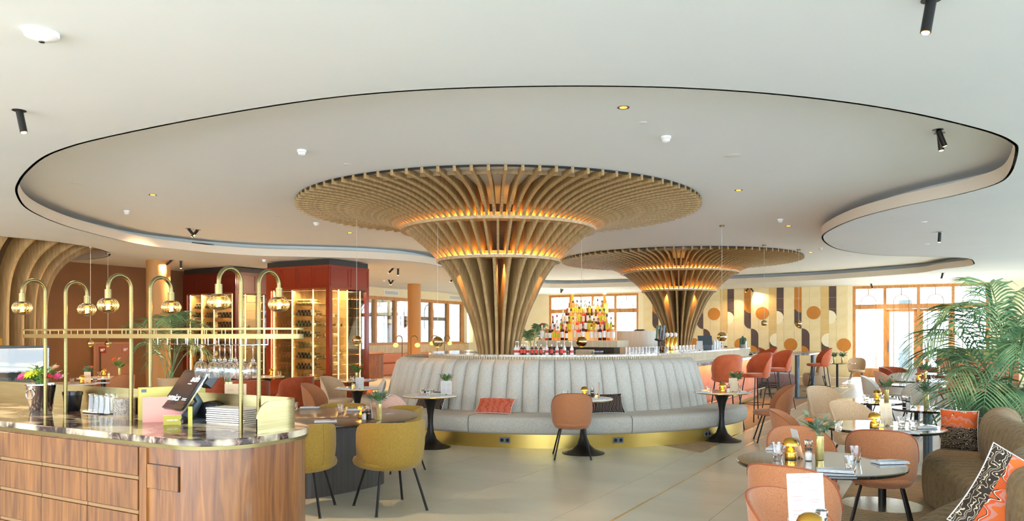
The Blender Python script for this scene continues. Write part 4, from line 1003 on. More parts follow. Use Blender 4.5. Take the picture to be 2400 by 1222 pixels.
# ---------------- bar furnishings ----------------
isl = thing('back_bar', 'floating pale oak back-bar shelf with glowing bottle steps', 'shelf', (1.62, 15.15, 0), RV)
MB().bx(-.84, .84, -.28, .3, 1.38, 1.512).build('slab', pale_oak, isl, smooth=0, bev=.006)
glow = mat('backlit_step', 'ffb869', .4, emit='ff9a48', es=1.0)
steps = [(-.18, 0, .82), (-.04, .16, .66), (.09, .32, .5), (.2, .5, .42)]
for y, z, w_ in steps[1:]: MB().bx(-w_, w_, y-.06, y+.07, 1.512, 1.512+z).build('glowing_step', glow, isl, smooth=0)
MB().bx(-.7, .7, -.1, .2, 0, 1.38).build('pedestal', mat('dark_case', '4a3a2c', .6), isl, smooth=0)
l = light('AREA', 'bottle_glow', (0, .05, 2.6), 25, (1, .7, .45), size=1); l.parent = isl
cols_ = [('amber spirit', mat('amber_spirit', 'e08a35', .05, trans=.8)), ('clear spirit', mat('clear_spirit', 'fff0dc', .03, trans=.9)), ('green spirit', mat('green_spirit', 'a9b45c', .05, trans=.75)),
         ('red spirit', mat('red_spirit', 'e0655a', .06, trans=.7)), ('dark spirit', mat('dark_spirit', '5a3020', .08, trans=.4)), ('pale pink spirit', mat('pink_spirit', 'ffc2a0', .05, trans=.8)), ('pale blue spirit', mat('blue_spirit', 'cfe6e4', .05, trans=.8))]
SB = []
for i, (nm, m) in enumerate(cols_):
    for kd, H in (('s', .29), ('c', .31)): SB.append((nm, kd, bottle('spirit_bottle', m, (lab, whitep, yelf)[i % 3] if i != 3 else lab, (blackp, goldcap, redm)[(i+len(kd)) % 3], 'x y z w', .036, H, kd)))
def isl_at(x, y, z): return (isl.location.x+x*V.x+y*U.x, isl.location.y+x*V.y+y*U.y, z)
rs = random.Random(3)
rowname = ['bottom row', 'second step', 'third step', 'top step']
for ri, (y, z, w_) in enumerate(steps):
    n = int(w_*2/.088)
    for k in range(n):
        x = -w_+.045+k*.088; nm, kd, pr = SB[rs.randrange(len(SB))] if not (ri == 0 and k % 4 == 2) else SB[8]
        if ri == 0 and rs.random() < .12: continue
        third = ('left', 'centre', 'right')[min(2, k*3//n)]; sh = 'square-shouldered' if kd == 's' else 'tapering'
        place(pr, isl_at(x, y+(0 if ri else -.02), 1.512+z), rs.random()*6, '%s %s bottle on the %s of the back bar, %s part' % (sh, nm, rowname[ri], third), '%s %s bottles, %s, %s' % (sh, nm, rowname[ri], third), rs.uniform(.88, 1.12))
for x, H, l in ((-.33, .55, 'giant gold bottle towering left of centre over the back bar'), (.36, .52, 'large gold bottle towering right of centre over the back bar')):
    b = bottle('magnum_bottle', mat('gold_magnum', 'd8902e', .12, coat=.5), goldcap, whitep, l, .075, H, 'c', n=20); b.location = isl_at(x, .26, 1.96); b['_u'] = 1
# rounded cylindrical cabinet right of it
t = thing('rounded_cabinet', 'tall rounded pale oak cabinet right of the glowing bottles', 'cabinet', (2.95, 16.62, 0), RV)
m_ = MB(); m_.prism(rrect(-.42, .42, -.3, .3, .24, 8), 0, 1.70); m_.build('body', mat('ash_veneer', 'c9c2b2', .6, c2='d6cfc0', scale=4, stretch=(10, 10, .5)), t, smooth=40)
for k in range(3): tag(MB().bx(-.11, .11, -.08, .08, 1.70+.012*k, 1.711+.012*k).build('black_tray', blackp, loc=(3.0, 16.57, 0), rz=RV+.1*k, smooth=0), 'thin black tray stacked on the rounded oak cabinet', 'tray', 'trays on the rounded cabinet')
# glass racks under the slab
RT = thing('glass_crate', 'x y z w', 'crate'); MB().bx(-.17, .17, -.15, .15, 0, .012).build('base', blackp, RT, smooth=0)
for a, b in ((-.17, -.15), (.17, .15), (-.17, .15), (.17, -.15)): MB().cyl((a, b, 0), (a, b, .16), .006, n=6).build('post', blackp, RT)
for r in range(3):
    for c in range(4): MB().lathe([(.022, .015), (.03, .09), (.026, .13), (.0255, .13), (.029, .09), (.02, .017)], 12, (-.12+.08*c, -.1+.1*r, 0)).build('glass', glass, RT)
proto(RT)
for i, (x, w_) in enumerate(((-.38, 'left'), (0.0, 'middle'), (.52, 'right'))): place(RT, isl_at(x-.08, -.45, 1.19), RV, 'crate of upturned glasses under the back-bar slab, %s one' % w_, 'glass crates under the back bar')
tag(MB().bx(-.15, .15, -.1, .1, 0, .17).build('oak_box', pale_oak, loc=isl_at(.30, -.55, 1.17), rz=RV, smooth=0, bev=.006), 'small pale oak box under the back-bar slab', 'box')
t_ = thing('work_shelf', 'dark inner work counter behind the bench bar top', 'counter', CB, RV)
m_ = MB(); m_.prism(band(RB-1.0, RB-.62, 6.5), .0, 1.15); m_.build('body', mat('dark_case', '4a3a2c', .6), t_, smooth=30)
# small items standing on the bench-side bar top: angle on the end curve or distance along the straight
def bar_at(px, r=RB-.22, z=1.295):  # point on the worktop seen at a pixel column
    k = (px-CX)/F; best = None
    for i in range(400):
        a = pi+pi*i/400; p = CB+V*(r*cos(a))+U*(r*sin(a)); d = abs(p.x/p.y-k)
        if best is None or d < best[0]-1e-9: best = (d, p) if p.y < CB.y+1 else best
    for i in range(280):
        p = CB+V*r+U*(i*.025); d = abs(p.x/p.y-k)
        if d < best[0]-1e-9: best = (d, p)
    return Vector((best[1].x, best[1].y, z))
redlab = mat('red_print', 'd2402a', .5)
MX = bottle('mixer_bottle', mat('dark_mixer', '3a1d14', .15, coat=.5), redlab, whitep, 'x y z w', .025, .165, 's')
PM = thing('pump_bottle', 'x y z w', 'bottle'); MB().lathe([(0, 0), (.030, 0), (.030, .10), (.012, .13), (.011, .15), (0, .15)], 14).build('body', whitep, PM)
MB().lathe([(.0306, .03), (.0306, .07)], 14).build('label', redlab, PM); MB().cyl((0, 0, .15), (0, 0, .21), .004, n=6).bx(-.006, .05, -.006, .006, .205, .218).build('pump', whitep, PM); proto(PM)
tw = ['', 'leftmost ', 'second ', 'third ', 'fourth ', 'fifth ', 'sixth ', 'seventh ', 'eighth ']
for i, px in enumerate((1222, 1229, 1248, 1257, 1268, 1293, 1316)): place(MX, bar_at(px), 0, tw[i+1]+'small red-labelled bottle on the bar top, counted from the left', 'small mixer bottles on the bar top')
for i, px in enumerate((1209, 1214, 1236, 1281, 1305, 1322, 1339)): place(PM, bar_at(px, RB-.3), 1.5*i, tw[i+1]+'white pump bottle on the bar top, counted from the left', 'white pump bottles on the bar top')
TG = thing('bar_glass', 'x y z w', 'glass'); MB().lathe([(0, .004), (.026, .0), (.034, .11), (.0325, .11), (.025, .008), (0, .008)], 16).build('bowl', glass, TG); proto(TG)
for i, px in enumerate(range(1470, 1700, 8)):
    if 1545 < px < 1582: continue
    sec = 'left of the beer taps' if px < 1550 else 'right of the beer taps'
    for dr in (.25, .37): place(TG, bar_at(px, RB-dr), 0, 'clear glass on the bar top '+sec, 'clear glasses on the bar top '+sec)
for i, px in enumerate((1516, 1528, 1560)): tag(MB().lathe([(0, 0), (.05, 0), (.06, .10), (.056, .10), (.047, .005), (0, .005)], 20).build('steel_pot', steel, loc=bar_at(px, RB-.3)), 'frosted steel pot on the bar top, %s of three' % ('left', 'middle', 'right')[i], 'pot')
tp = thing('beer_tap', 'x y z w', 'tap'); MB().lathe([(.05, 0), (.05, .02), (.03, .04), (.042, .26), (.03, .28)], 20).build('column', gold, tp); MB().lathe([(.02, .28), (.036, .31), (.036, .35), (.01, .37), (0, .37)], 16).build('knob', whitec, tp)
MB().cyl((0, -.03, .2), (0, -.1, .17), .009, n=8).build('spout', gold, tp); proto(tp)
for i, px in enumerate((1564, 1573, 1583)): place(tp, bar_at(px, RB-.35), RV, 'gold beer tap column with a pale knob, %s of three' % ('left', 'middle', 'right')[i], 'gold beer tap columns')
t = thing('drink_dispenser', 'dark dispenser with green and black handles on the bar', 'dispenser', bar_at(1545, RB-.42)); MB().lathe([(.07, 0), (.07, .02), (.03, .05), (.03, .2), (.09, .22), (.09, .25), (0, .25)], 16).build('body', darkbr, t)
for x, m in ((-.05, mat('green_handle', '2f5a3e', .4)), (.01, blackp), (.07, greym)): MB().tube([(x, 0, .25), (x+.02, .01, .5)], [.018, .026], 8).build('handle', m, t)
t = thing('till_screen', 'tilted till screen standing on the raised bar', 'screen', bar_at(1652, RB-.3), RV+.4); MB().box((0, 0, .2), (.30, .02, .24), 0, radians(-35)).build('screen', greym, t, smooth=0); MB().cyl((0, .03, 0), (0, .03, .16), .02).build('stand', blackp, t)
tag(MB().bx(-.09, .09, -.07, .07, 0, .11).build('napkin_caddy', greym, loc=bar_at(1660, RB-.12), rz=RV, smooth=0, bev=.005), 'dark grey caddy on the raised bar below the till', 'caddy')
for i, px in enumerate((1674, 1680, 1686)): tag(MB().lathe([(0, 0), (.03, 0), (.036, .16), (.012, .20), (.01, .23), (0, .23)], 12).build('white_bottle', whitep, loc=bar_at(px, RB-.15)), 'white squeeze bottle on the raised bar, %s of three' % ('left', 'middle', 'right')[i], 'bottle', 'white squeeze bottles')
t = thing('potted_cactus', 'green cactus in a pale grey pot on the bar end', 'plant', bar_at(1760, RB-.2)-Vector((0, 0, .12)))
MB().lathe([(.07, 0), (.085, .2), (.07, .2), (0, .19)], 20).build('pot', mat('concrete_pot', '9c9a94', .8), t); cg = mat('cactus_green', '48684f', .7)
for x, y, h in ((-.05, 0, .17), (0, .02, .22), (.05, -.01, .18), (.02, -.04, .13)): MB().lathe([(.02, 0), (.032, h*.3), (.032, h*.8), (.015, h), (0, h*1.02)], 16, (x, y, .19), .08, 8).build('stem', cg, t)
t = tag(MB().lathe([(0, 0), (.04, 0), (.04, .16), (.038, .16), (.038, .005), (0, .005)], 16).build('glass_jar', glass, loc=bar_at(1748, RB-.15)), 'clear glass jar beside the cactus on the bar', 'jar')
t = thing('menu_card', 'white card standing on the bar between stools and taps', 'menu', bar_at(1640, RB-.05), RV+.3); MB().bx(-.06, .06, -.003, .003, 0, .2).build('sheet', paper, t, smooth=0); MB().bx(-.01, .01, -.008, .008, 0, .02).build('clip', blackp, t, smooth=0)
# ---------------- pendants ----------------
def pendant(px, py, Y, label, r, zc):
    x = (px-CX)/F*Y; z = EYE-(py-HY)/F*Y; t = thing('globe_pendant', label, 'pendant', (x, Y, 0), 0, 'gold mirrored globe pendants')
    MB().ell((0, 0, z), (r, r, r), 24, 16).build('globe', globe, t, smooth=80); MB().cyl((0, 0, z+r*.95), (0, 0, z+r*1.15), .012, n=10).build('socket', brassd, t)
    MB().cyl((0, 0, z+r), (0, 0, zc), .0035, n=6).build('cord', wirec, t); MB().cyl((0, 0, zc-.025), (0, 0, zc), .05, n=20).build('canopy', brassd, t)
    MB().lathe([(0, -r*.985), (r*.2, -r*.99), (r*.32, -r*.955)], 16, (0, 0, z-.002)).build('lit_opening', candleglow, t)
globe = mat('mirrored_globe', 'd9bd86', .04, metal=1); wirec = mat('pendant_cord', 'cfc9bb', .6)
# globes
pendant(1026, 802, 12.4, 'mirrored globe pendant left of the big column, over the bar top', .085, ZL+.1)
pendant(1363, 801, 13.6, 'mirrored globe pendant hanging before the glowing bottles', .095, ZL+.1)
pendant(1692, 790, 15.6, 'gold mirrored globe pendant over the raised bar', .098, ZH)
pendant(1791, 758, 19.0, 'small gold globe pendant, left of the two before the tiled wall', .075, ZH)
pendant(1872, 759, 20.0, 'small gold globe pendant, right of the two before the tiled wall', .075, ZH)
pendant(836, 798, 14.0, 'mirrored globe pendant in front of the nearer wine cabinet', .09, ZH)
pendant(212, 805, 16.8, 'small gold globe pendant at the far left, over the left table', .075, ZL)
pendant(253, 806, 18.0, 'small gold globe pendant at the far left, before the hatch', .07, ZL)
pendant(948, 758, 33.5, 'smoked globe pendant beyond the left interior windows', .2, 3.8)
# ---------------- ceiling fixtures ----------------
SP = thing('ceiling_spotlight', 'x y z w', 'spotlight'); MB().lathe([(.0, -.004), (.055, -.004), (.055, 0), (0, 0)], 24).build('plate', blackm, SP)
sb = MB().lathe([(.026, -.19), (.029, -.19), (.029, -.01), (0, -.01)], 20).build('barrel', blackm, SP); MB().lathe([(0, -.20), (.018, -.197), (.024, -.188), (.024, -.18)], 16).build('lens', spotglow, sb)
proto(SP)
def spot(px, py, z, tilt, az, label, pw=30):
    p = at(px, py, z); o = place(SP, p, 0, label, 'black ceiling spotlights')
    for c in o.children:
        if c.name.startswith('barrel'): c.rotation_euler = (0, radians(tilt), radians(az))
    d = Matrix.Rotation(radians(az), 3, 'Z') @ Matrix.Rotation(radians(tilt), 3, 'Y') @ Vector((0, 0, -1))
    if pw: light('SPOT', 'spot_beam', p+d*.22, pw*(3 if px < 1350 else 1.5), (1, .66, .38), rot=d.to_track_quat('-Z', 'Y').to_euler(), spot_size=1.9, spot_blend=.8, shadow_soft_size=.04)
for i, (px, py, z, ti, az, pw, l) in enumerate((
    (45, 259, ZL, -12, 0, 160, 'black ceiling spotlight at the upper left below the white dome camera'),
    (2198, 304, ZH, 30, 200, 60, 'black ceiling spotlight at the right, upper barrel of the crossed pair'), (2202, 312, ZH, -6, 0, 60, 'black ceiling spotlight at the right, lower barrel of the crossed pair'),
    (441, 536, ZH, -40, 0, 150, 'black ceiling spotlight over the wine cabinets, left barrel of the V'), (464, 539, ZH, 40, 0, 150, 'black ceiling spotlight over the wine cabinets, right barrel of the V'),
    (403, 610, ZL, 50, 0, 150, 'black ceiling spotlight beside the ochre column, tilted one'), (424, 612, ZL, 0, 0, 150, 'black ceiling spotlight beside the ochre column, straight one'),
    (2203, 544, ZL, 4, 0, 60, 'black ceiling spotlight between the two ceiling coves at the right'), (2183, -1, ZL, 10, 0, 0, 'black ceiling spotlight cut by the top edge of the photo'),
    (922, 629, ZL, 45, 0, 160, 'black ceiling spotlight right of the wine cabinet, tilted front one'), (933, 630, ZL, 0, 0, 160, 'black ceiling spotlight right of the wine cabinet, straight front one'),
    (911, 656, ZL, -25, 0, 160, 'black ceiling spotlight before the left windows, left barrel of the V'), (922, 657, ZL, 38, 0, 160, 'black ceiling spotlight before the left windows, right barrel of the V'),
    (1064, 651, ZL, 40, 0, 120, 'black ceiling spotlight left of the big column foot, tilted right'), (1072, 652, ZL, -20, 0, 120, 'black ceiling spotlight left of the big column foot, tilted left'),
    (1273, 692, ZL, 45, 0, 160, 'tiny ceiling spotlight right of the big column, left of the pair'), (1279, 692, ZL, -35, 0, 160, 'tiny ceiling spotlight right of the big column, right of the pair'),
    (1315, 677, ZL, 0, 0, 160, 'tiny ceiling spotlight above the glowing bottles, straight one'), (1320, 678, ZL, 35, 0, 160, 'tiny ceiling spotlight above the glowing bottles, tilted one'),
    (1754, 676, ZL, 35, 0, 200, 'crossed ceiling spotlight before the tiled wall, left barrel'), (1760, 676, ZL, -35, 0, 200, 'crossed ceiling spotlight before the tiled wall, right barrel'),
    (2041, 665, ZL, -20, 0, 120, 'tiny ceiling spotlight above the glazed doors'), (2210, 640, ZL, 15, 0, 120, 'white-glowing ceiling spotlight above the right half of the glazed doors'))): spot(px, py, z, ti, az, l, pw)
def disc(name, prof, m, px, py, z, label, cat_, group=None, n=28):
    o = MB().lathe([(r, -h) for r, h in prof], n).build(name, m, loc=at(px, py, z)); return tag(o, label, cat_, group)
o = disc('dome_camera', [(0, .062), (.015, .062), (.02, .055), (.085, .035), (.098, .03), (.1, .0)], whitep, 98, 76, ZL, 'white dome camera on the ceiling at the upper left', 'camera', n=48)
MB().lathe([(0, -.066), (.016, -.064), (.018, -.058)], 20).build('lens', blackp, o); MB().bx(.02, .06, -.1006, -.0995, -.024, -.008).build('sticker', mat('sticker_grey', 'bdbdbb', .6), o, smooth=0)
sm = [(0, .07), (.02, .07), (.04, .055), (.045, .03), (.055, .025), (.055, 0)]
for px, py, z, l in ((707, 352, ZH, 'white smoke detector above the left rim of the big canopy'), (1561, 320, ZH, 'white smoke detector above the right rim of the big canopy'), (297, 494, ZH, 'white smoke detector at the left end of the cove'),
                     (741, 522, ZH, 'white smoke detector below the left rim of the big canopy'), (1829, 514, ZH, 'white smoke detector above the second canopy at right'), (1923, 581, ZH, 'white smoke detector right of the second canopy'),
                     (619, 609, ZL, 'white smoke detector above the further wine cabinet'), (899, 657, ZL, 'small white smoke detector beside the V spotlights')):
    o = disc('smoke_detector', sm, whitep, px, py, z, l, 'detector', 'smoke detectors'); MB().lathe([(.0405, -.052), (.0435, -.04)], 12).build('vent_ring', mat('vent_grey', '9a9a98', .6), o)
for px, py, z, r, l in ((813, 385, ZH, .045, 'small white cover disc above the left canopy'), (1507, 287, ZH, .045, 'small white cover disc near the downlight above the canopy'), (1717, 365, ZH, .11, 'wide flush white ceiling disc at the right of the cove'),
                     (179, 429, ZH, .09, 'flush white ceiling disc at the far left'), (430, 471, ZH, .045, 'small flush ceiling disc at the left of the cove'), (653, 508, ZH, .08, 'flush ceiling disc left below the canopy'),
                     (2166, 520, ZL, .05, 'small bright ceiling disc right of the cove peninsula'), (2174, 572, ZL, .05, 'small bright ceiling disc above the second cove'), (1988, 600, ZL, .07, 'bright flat ceiling disc left of the second cove'),
                     (915, 626, ZL, .09, 'flush white disc beside the ceiling spotlights')):
    disc('ceiling_disc', [(0, .006), (r*.8, .007), (r, .0)], whitep, px, py, z, l, 'cover disc', 'flush ceiling discs')
for px, py, l in ((1461, 252, 'recessed downlight above the big canopy'), (1731, 446, 'recessed downlight right of the thin pendant cord'), (358, 457, 'recessed downlight at the left of the cove'), (1848, 530, 'recessed downlight above the second canopy'), (820, 546, 'recessed downlight below the left canopy rim'), (1900, 592, 'recessed downlight right of the second canopy')):
    o = disc('recessed_downlight', [(.035, .001), (.06, .003), (.06, 0)], blackm, px, py, ZH, l, 'downlight', 'recessed downlights'); MB().lathe([(0, -.002), (.036, -.002)], 20).build('lamp', candleglow, o)
for px, py, l in ((917, 683, 'white wall ventilation grille above the left windows, left one'), (1066, 694, 'white wall ventilation grille above the left windows, right one')):
    a = tl(px); t = thing('wall_vent', l, 'vent', WL+U*a, RU, 'wall grilles above the left windows'); MB().bx(-.5, .5, -.015, 0, 3.25, 3.44).build('frame', whitec, t, smooth=0)
    for k in range(5): MB().bx(-.44, .44, -.022, -.014, 3.275+.028*k, 3.29+.028*k).build('slat', mat('vent_grey', '9a9a98', .6), t, smooth=0)
# ventilation grille in the cove wall
nb = min(range(len(CH)), key=lambda i: abs((CH[i].x/CH[i].y)*F+CX-483)+(0 if CH[i].y > 12 else 1e4)); pA, pB = CH[nb], CH[(nb+2) % len(CH)]
ang = atan2(pB.y-pA.y, pB.x-pA.x); t = thing('cove_vent', 'dark ventilation grille inside the ceiling cove at the left', 'vent', (pA.x, pA.y, 3.74), ang)
for k in range(20): MB().bx(-.32+.034*k, -.30+.034*k, -.03, .03, -.03, .03).build('fin', mat('fin_dark', '3a423f', .6), t, smooth=0)
# small double arched lamps by the left windows
for i, px in enumerate((945, 1025)):
    p = dp(px+8, (21.5, 26)[i]); z0 = EYE-(845-HY)/F*p.y; t = thing('arched_table_lamp', ('left', 'right')[i]+' small double-arched brass lamp before the left windows', 'lamp', p, 0, 'small double arched lamps')
    for s in (-1, 1):
        MB().tube([(s*.12, 0, 0), (s*.12, 0, 1.5)]+[(s*.12+s*(.09-.09*cos(pi*k/8)), 0, 1.5+.09*sin(pi*k/8)) for k in range(1, 9)]+[(s*.30, 0, 1.47)], .014, 8).build('arch', brass, t)
        MB().ell((s*.30, 0, 1.33), (.07, .07, .06), 14, 8).build('bulb', candleglow, t)
# ---------------- plants ----------------
def frond(mb, base, az, L, rise, droop, nl=22, ll=.38, lw=.018, rs=random):
    # arching palm frond: rachis plus paired narrow leaflets
    pts = []; n = 14
    for i in range(n+1):
        t = i/n; r = L*(t**1.15)*.8; z = rise*sin(min(1.0, t)*pi*.55)*1.0-droop*t**3
        pts.append(Vector((base[0]+cos(az)*r, base[1]+sin(az)*r, base[2]+z)))
    mb.tube(pts, [.009*(1-.8*i/n)+.001 for i in range(n+1)], 5)
    sd = Vector((-sin(az), cos(az), 0))
    for k in range(nl):
        t = .32+.66*k/(nl-1); f = t*n; i = min(n-1, int(f)); p = pts[i].lerp(pts[i+1], f-i); d = (pts[i+1]-pts[i]).normalized(); up = sd.cross(d)
        l = ll*(.55+.45*sin(pi*min(1, (t-.25)*1.25)))*(1 if t < .95 else .7)
        for s in (-1, 1):
            dr = (sd*s*.85+d*.75+up*.12*rs.uniform(-1, 1)).normalized(); q = p
            vs = []; m = 4
            for j in range(m+1):
                u_ = j/m; c = p+dr*l*u_+Vector((0, 0, -1))*(l*.45*u_*u_*rs.uniform(.8, 1.15)); w_ = lw*(sin(pi*min(1, .12+u_*.88))**.7)*(1 if j < m else 0)
                nn = d*w_; vs += [c-nn, c+nn+up*.004]
            mb.add(vs, [(2*j, 2*j+1, 2*j+3, 2*j+2) for j in range(m)])
def palm(label, loc, potm, pr, ph, fr_, sc=1, seed=1, lw=.018):
    rs = random.Random(seed); t = thing('potted_palm', label, 'plant', loc)
    MB().lathe([(pr*.75, 0), (pr, ph), (pr*.93, ph), (pr*.9, ph-.03), (0, ph-.03)], 32).build('planter', potm, t)
    for (az, L, rise, droop, zb) in fr_:
        mb = MB(); frond(mb, (rs.uniform(-.08, .08), rs.uniform(-.08, .08), ph+zb), radians(az), L, rise, droop, 26, .42*sc, lw, rs); mb.build('frond', leafd, t, smooth=60)
rs = random.Random(5)
fr_ = [(185, 1.15, 1.55, .35, 0), (205, 1.3, 1.1, .5, 0), (170, 1.0, 1.9, .4, 0), (230, 1.1, 1.0, .55, 0), (160, 1.25, 1.3, .4, 0), (140, .9, 1.7, .3, 0), (110, 1.1, 1.3, .4, 0), (80, .8, 1.9, .35, 0), (40, 1.1, 1.8, .45, 0), (20, 1.0, 1.3, .4, 0), (355, 1.2, 1.6, .6, 0),
       (320, 1.0, 1.0, .5, 0), (290, .9, .9, .5, 0), (260, .9, .8, .5, 0), (245, .7, 1.4, .4, 0), (215, .8, .75, .6, 0), (190, .9, .75, .5, 0), (275, .6, 1.5, .3, 0), (15, .7, 2.0, .2, 0), (100, .5, 2.1, .2, 0)]
fr_ = [(a, l, r*.86, d, q) for a, l, r, d, q in fr_]
palm('large kentia palm rising behind the sofa at the right edge', (5.66, 8.70, 0), mat('planter_olive', '6c6a55', .7), .28, .55, fr_, 1.25, 3, .0125)
palm('kentia palm in a round beige planter beside the further wine cabinet', (-7.88, 18.55, 0), mat('planter_beige', 'b8a58a', .7), .28, .58, [(180, 1.2, 1.5, .3, 0), (150, 1.0, 1.2, .4, 0), (210, 1.1, 1.1, .5, 0), (20, 1.2, 1.5, .35, 0), (340, 1.0, 1.2, .5, 0), (270, .7, 1.7, .4, 0), (90, .8, 1.8, .3, 0), (230, .8, 1.6, .3, 0), (310, .8, 1.7, .2, 0), (0, 1.3, 1.0, .6, 0), (195, .8, .9, .6, 0), (60, .9, 1.6, .3, 0)], 1.1, 4, .0115)
palm('small palm behind the big column beside the left part of the back bar', (1.05, 24.0, 0), mat('planter_beige', 'b8a58a', .7), .25, .9, [(180, .8, 1.2, .4, 0), (20, .9, 1.1, .4, 0), (300, .6, 1.2, .3, 0), (240, .6, 1.0, .3, 0), (340, .8, .9, .5, 0)], .9, 6)
# ---------------- table ware ----------------
TT = .752
def tumbler_proto():
    t = thing('tumbler', 'x y z w', 'glass')
    MB().lathe([(0, 0), (.027, 0), (.03, .004), (.034, .05), (.041, .092), (.0395, .092), (.0325, .05), (.027, .014), (0, .012)], 36, flute=.012, nf=18).build('bowl', glass, t); return proto(t)
TU = tumbler_proto()
def napkin_proto():
    t = thing('napkin', 'x y z w', 'napkin')
    MB().bx(-.11, .11, -.055, .055, 0, .008).bx(-.108, .106, -.053, .05, .0085, .016).build('folded_cloth', linen, t, smooth=0, bev=.003); return proto(t)
NA = napkin_proto()
def fork_proto():
    t = thing('fork', 'x y z w', 'fork'); MB().tube([(-.09, 0, .003), (0, 0, .006), (.05, 0, .003)], [.004, .0025, .003], 6).bx(.05, .065, -.011, .011, .001, .003).build('handle', steel, t)
    for k in range(4): MB().bx(.064, .098, -.0105+.0062*k, -.0082+.0062*k, .001, .003).build('tine', steel, t)
    return proto(t)
FO = fork_proto()
def knife_proto():
    t = thing('knife', 'x y z w', 'knife'); MB().tube([(-.1, 0, .003), (-.01, 0, .004)], [.0045, .0035], 6).build('handle', steel, t); MB().bx(-.01, .1, -.007, .007, .001, .003).build('blade', steel, t, smooth=0); return proto(t)
KN = knife_proto()
def lamp_proto():
    t = thing('mushroom_lamp', 'x y z w', 'lamp')
    MB().lathe([(0, 0), (.037, 0), (.039, .004), (.039, .045), (.034, .062), (.012, .078), (.0065, .09), (.0065, .098)], 32).build('base', goldb, t)
    MB().lathe([(.039, .0001), (.0398, .0001), (.0398, .004), (.039, .004)], 32).build('foot_ring', blackp, t)
    MB().lathe([(.0, .099), (.052, .097), (.053, .099)], 32).build('glow_disc', candleglow, t)
    MB().lathe([(.053, .0985), (.055, .0985), (.054, .112), (.044, .135), (.022, .149), (0, .152)], 40).build('shade', goldb, t)
    l = light('POINT', 'lamp_light', (.0, -.055, .085), .25, (1, .6, .2), shadow_soft_size=.01); l.parent = t
    return proto(t)
LA = lamp_proto()
def vase_proto():
    t = thing('brass_vase', 'x y z w', 'vase'); MB().lathe([(0, 0), (.0275, 0), (.0285, .002), (.0285, .165), (.0265, .165), (.0265, .01), (0, .008)], 32).build('body', brass2, t); return proto(t)
VA = vase_proto()
def mill_proto(nm, fill):
    t = thing(nm, 'x y z w', 'mill'); MB().lathe([(0, 0), (.022, 0), (.024, .004), (.024, .105), (.02, .11), (0, .11)], 24).build('glass_body', pane, t)
    MB().lathe([(0, .003), (.021, .003), (.021, .055), (0, .058)], 20).build('filling', fill, t); MB().lathe([(.0243, .07), (.0243, .088)], 20).build('label_band', blackp, t)
    MB().lathe([(.021, .11), (.025, .115), (.025, .138), (.019, .142), (0, .142)], 24, flute=.03, nf=12).build('grinder_top', glass, t); return proto(t)
SA = mill_proto('salt_mill', mat('salt', 'efe9e2', .9)); PE = mill_proto('pepper_mill', mat('pepper', '3a2a20', .9))
def candle_proto():
    t = thing('tealight_glass', 'x y z w', 'candle'); MB().lathe([(0, 0), (.024, 0), (.027, .06), (.0255, .06), (.022, .006), (0, .006)], 20).build('glass', glass, t); MB().lathe([(0, .008), (.018, .008), (.018, .025), (0, .026)], 14).build('wax', candleglow, t); return proto(t)
CA = candle_proto()
def menu(loc, deg, label, m=paper, head='', w=.105, h=.21, tilt=0, lines=True, group=None):
    t = thing('menu_card', label, 'menu', loc, radians(deg), group); tl_ = radians(tilt)
    R_ = Matrix.Rotation(tl_, 4, 'X')
    MB().bx(-w/2, w/2, -.0006, .0006, .004, h).xf(R_).build('sheet', m, t, smooth=0)
    MB().lathe([(0, 0), (.02, 0), (.02, .006), (.004, .01), (.004, .018), (0, .018)], 12).build('holder', brass, t)
    if lines:
        rr = random.Random(int(abs(loc[0]*1000))); y = h-.04
        while y > .03:
            for cx in (-w*.23, w*.23):
                l = w*rr.uniform(.22, .36); MB().bx(cx-l/2, cx+l/2, -.0012, -.0006, y, y+.0022).xf(R_).build('text_line', ink if rr.random() > .3 else redink, t, smooth=0)
            y -= .009 if rr.random() > .25 else .018
    if head: text(head, .0105, redink, t, R_ @ Vector((0, -.001, h-.022)), (pi/2+tl_, 0, 0), align='CENTER')
    return t
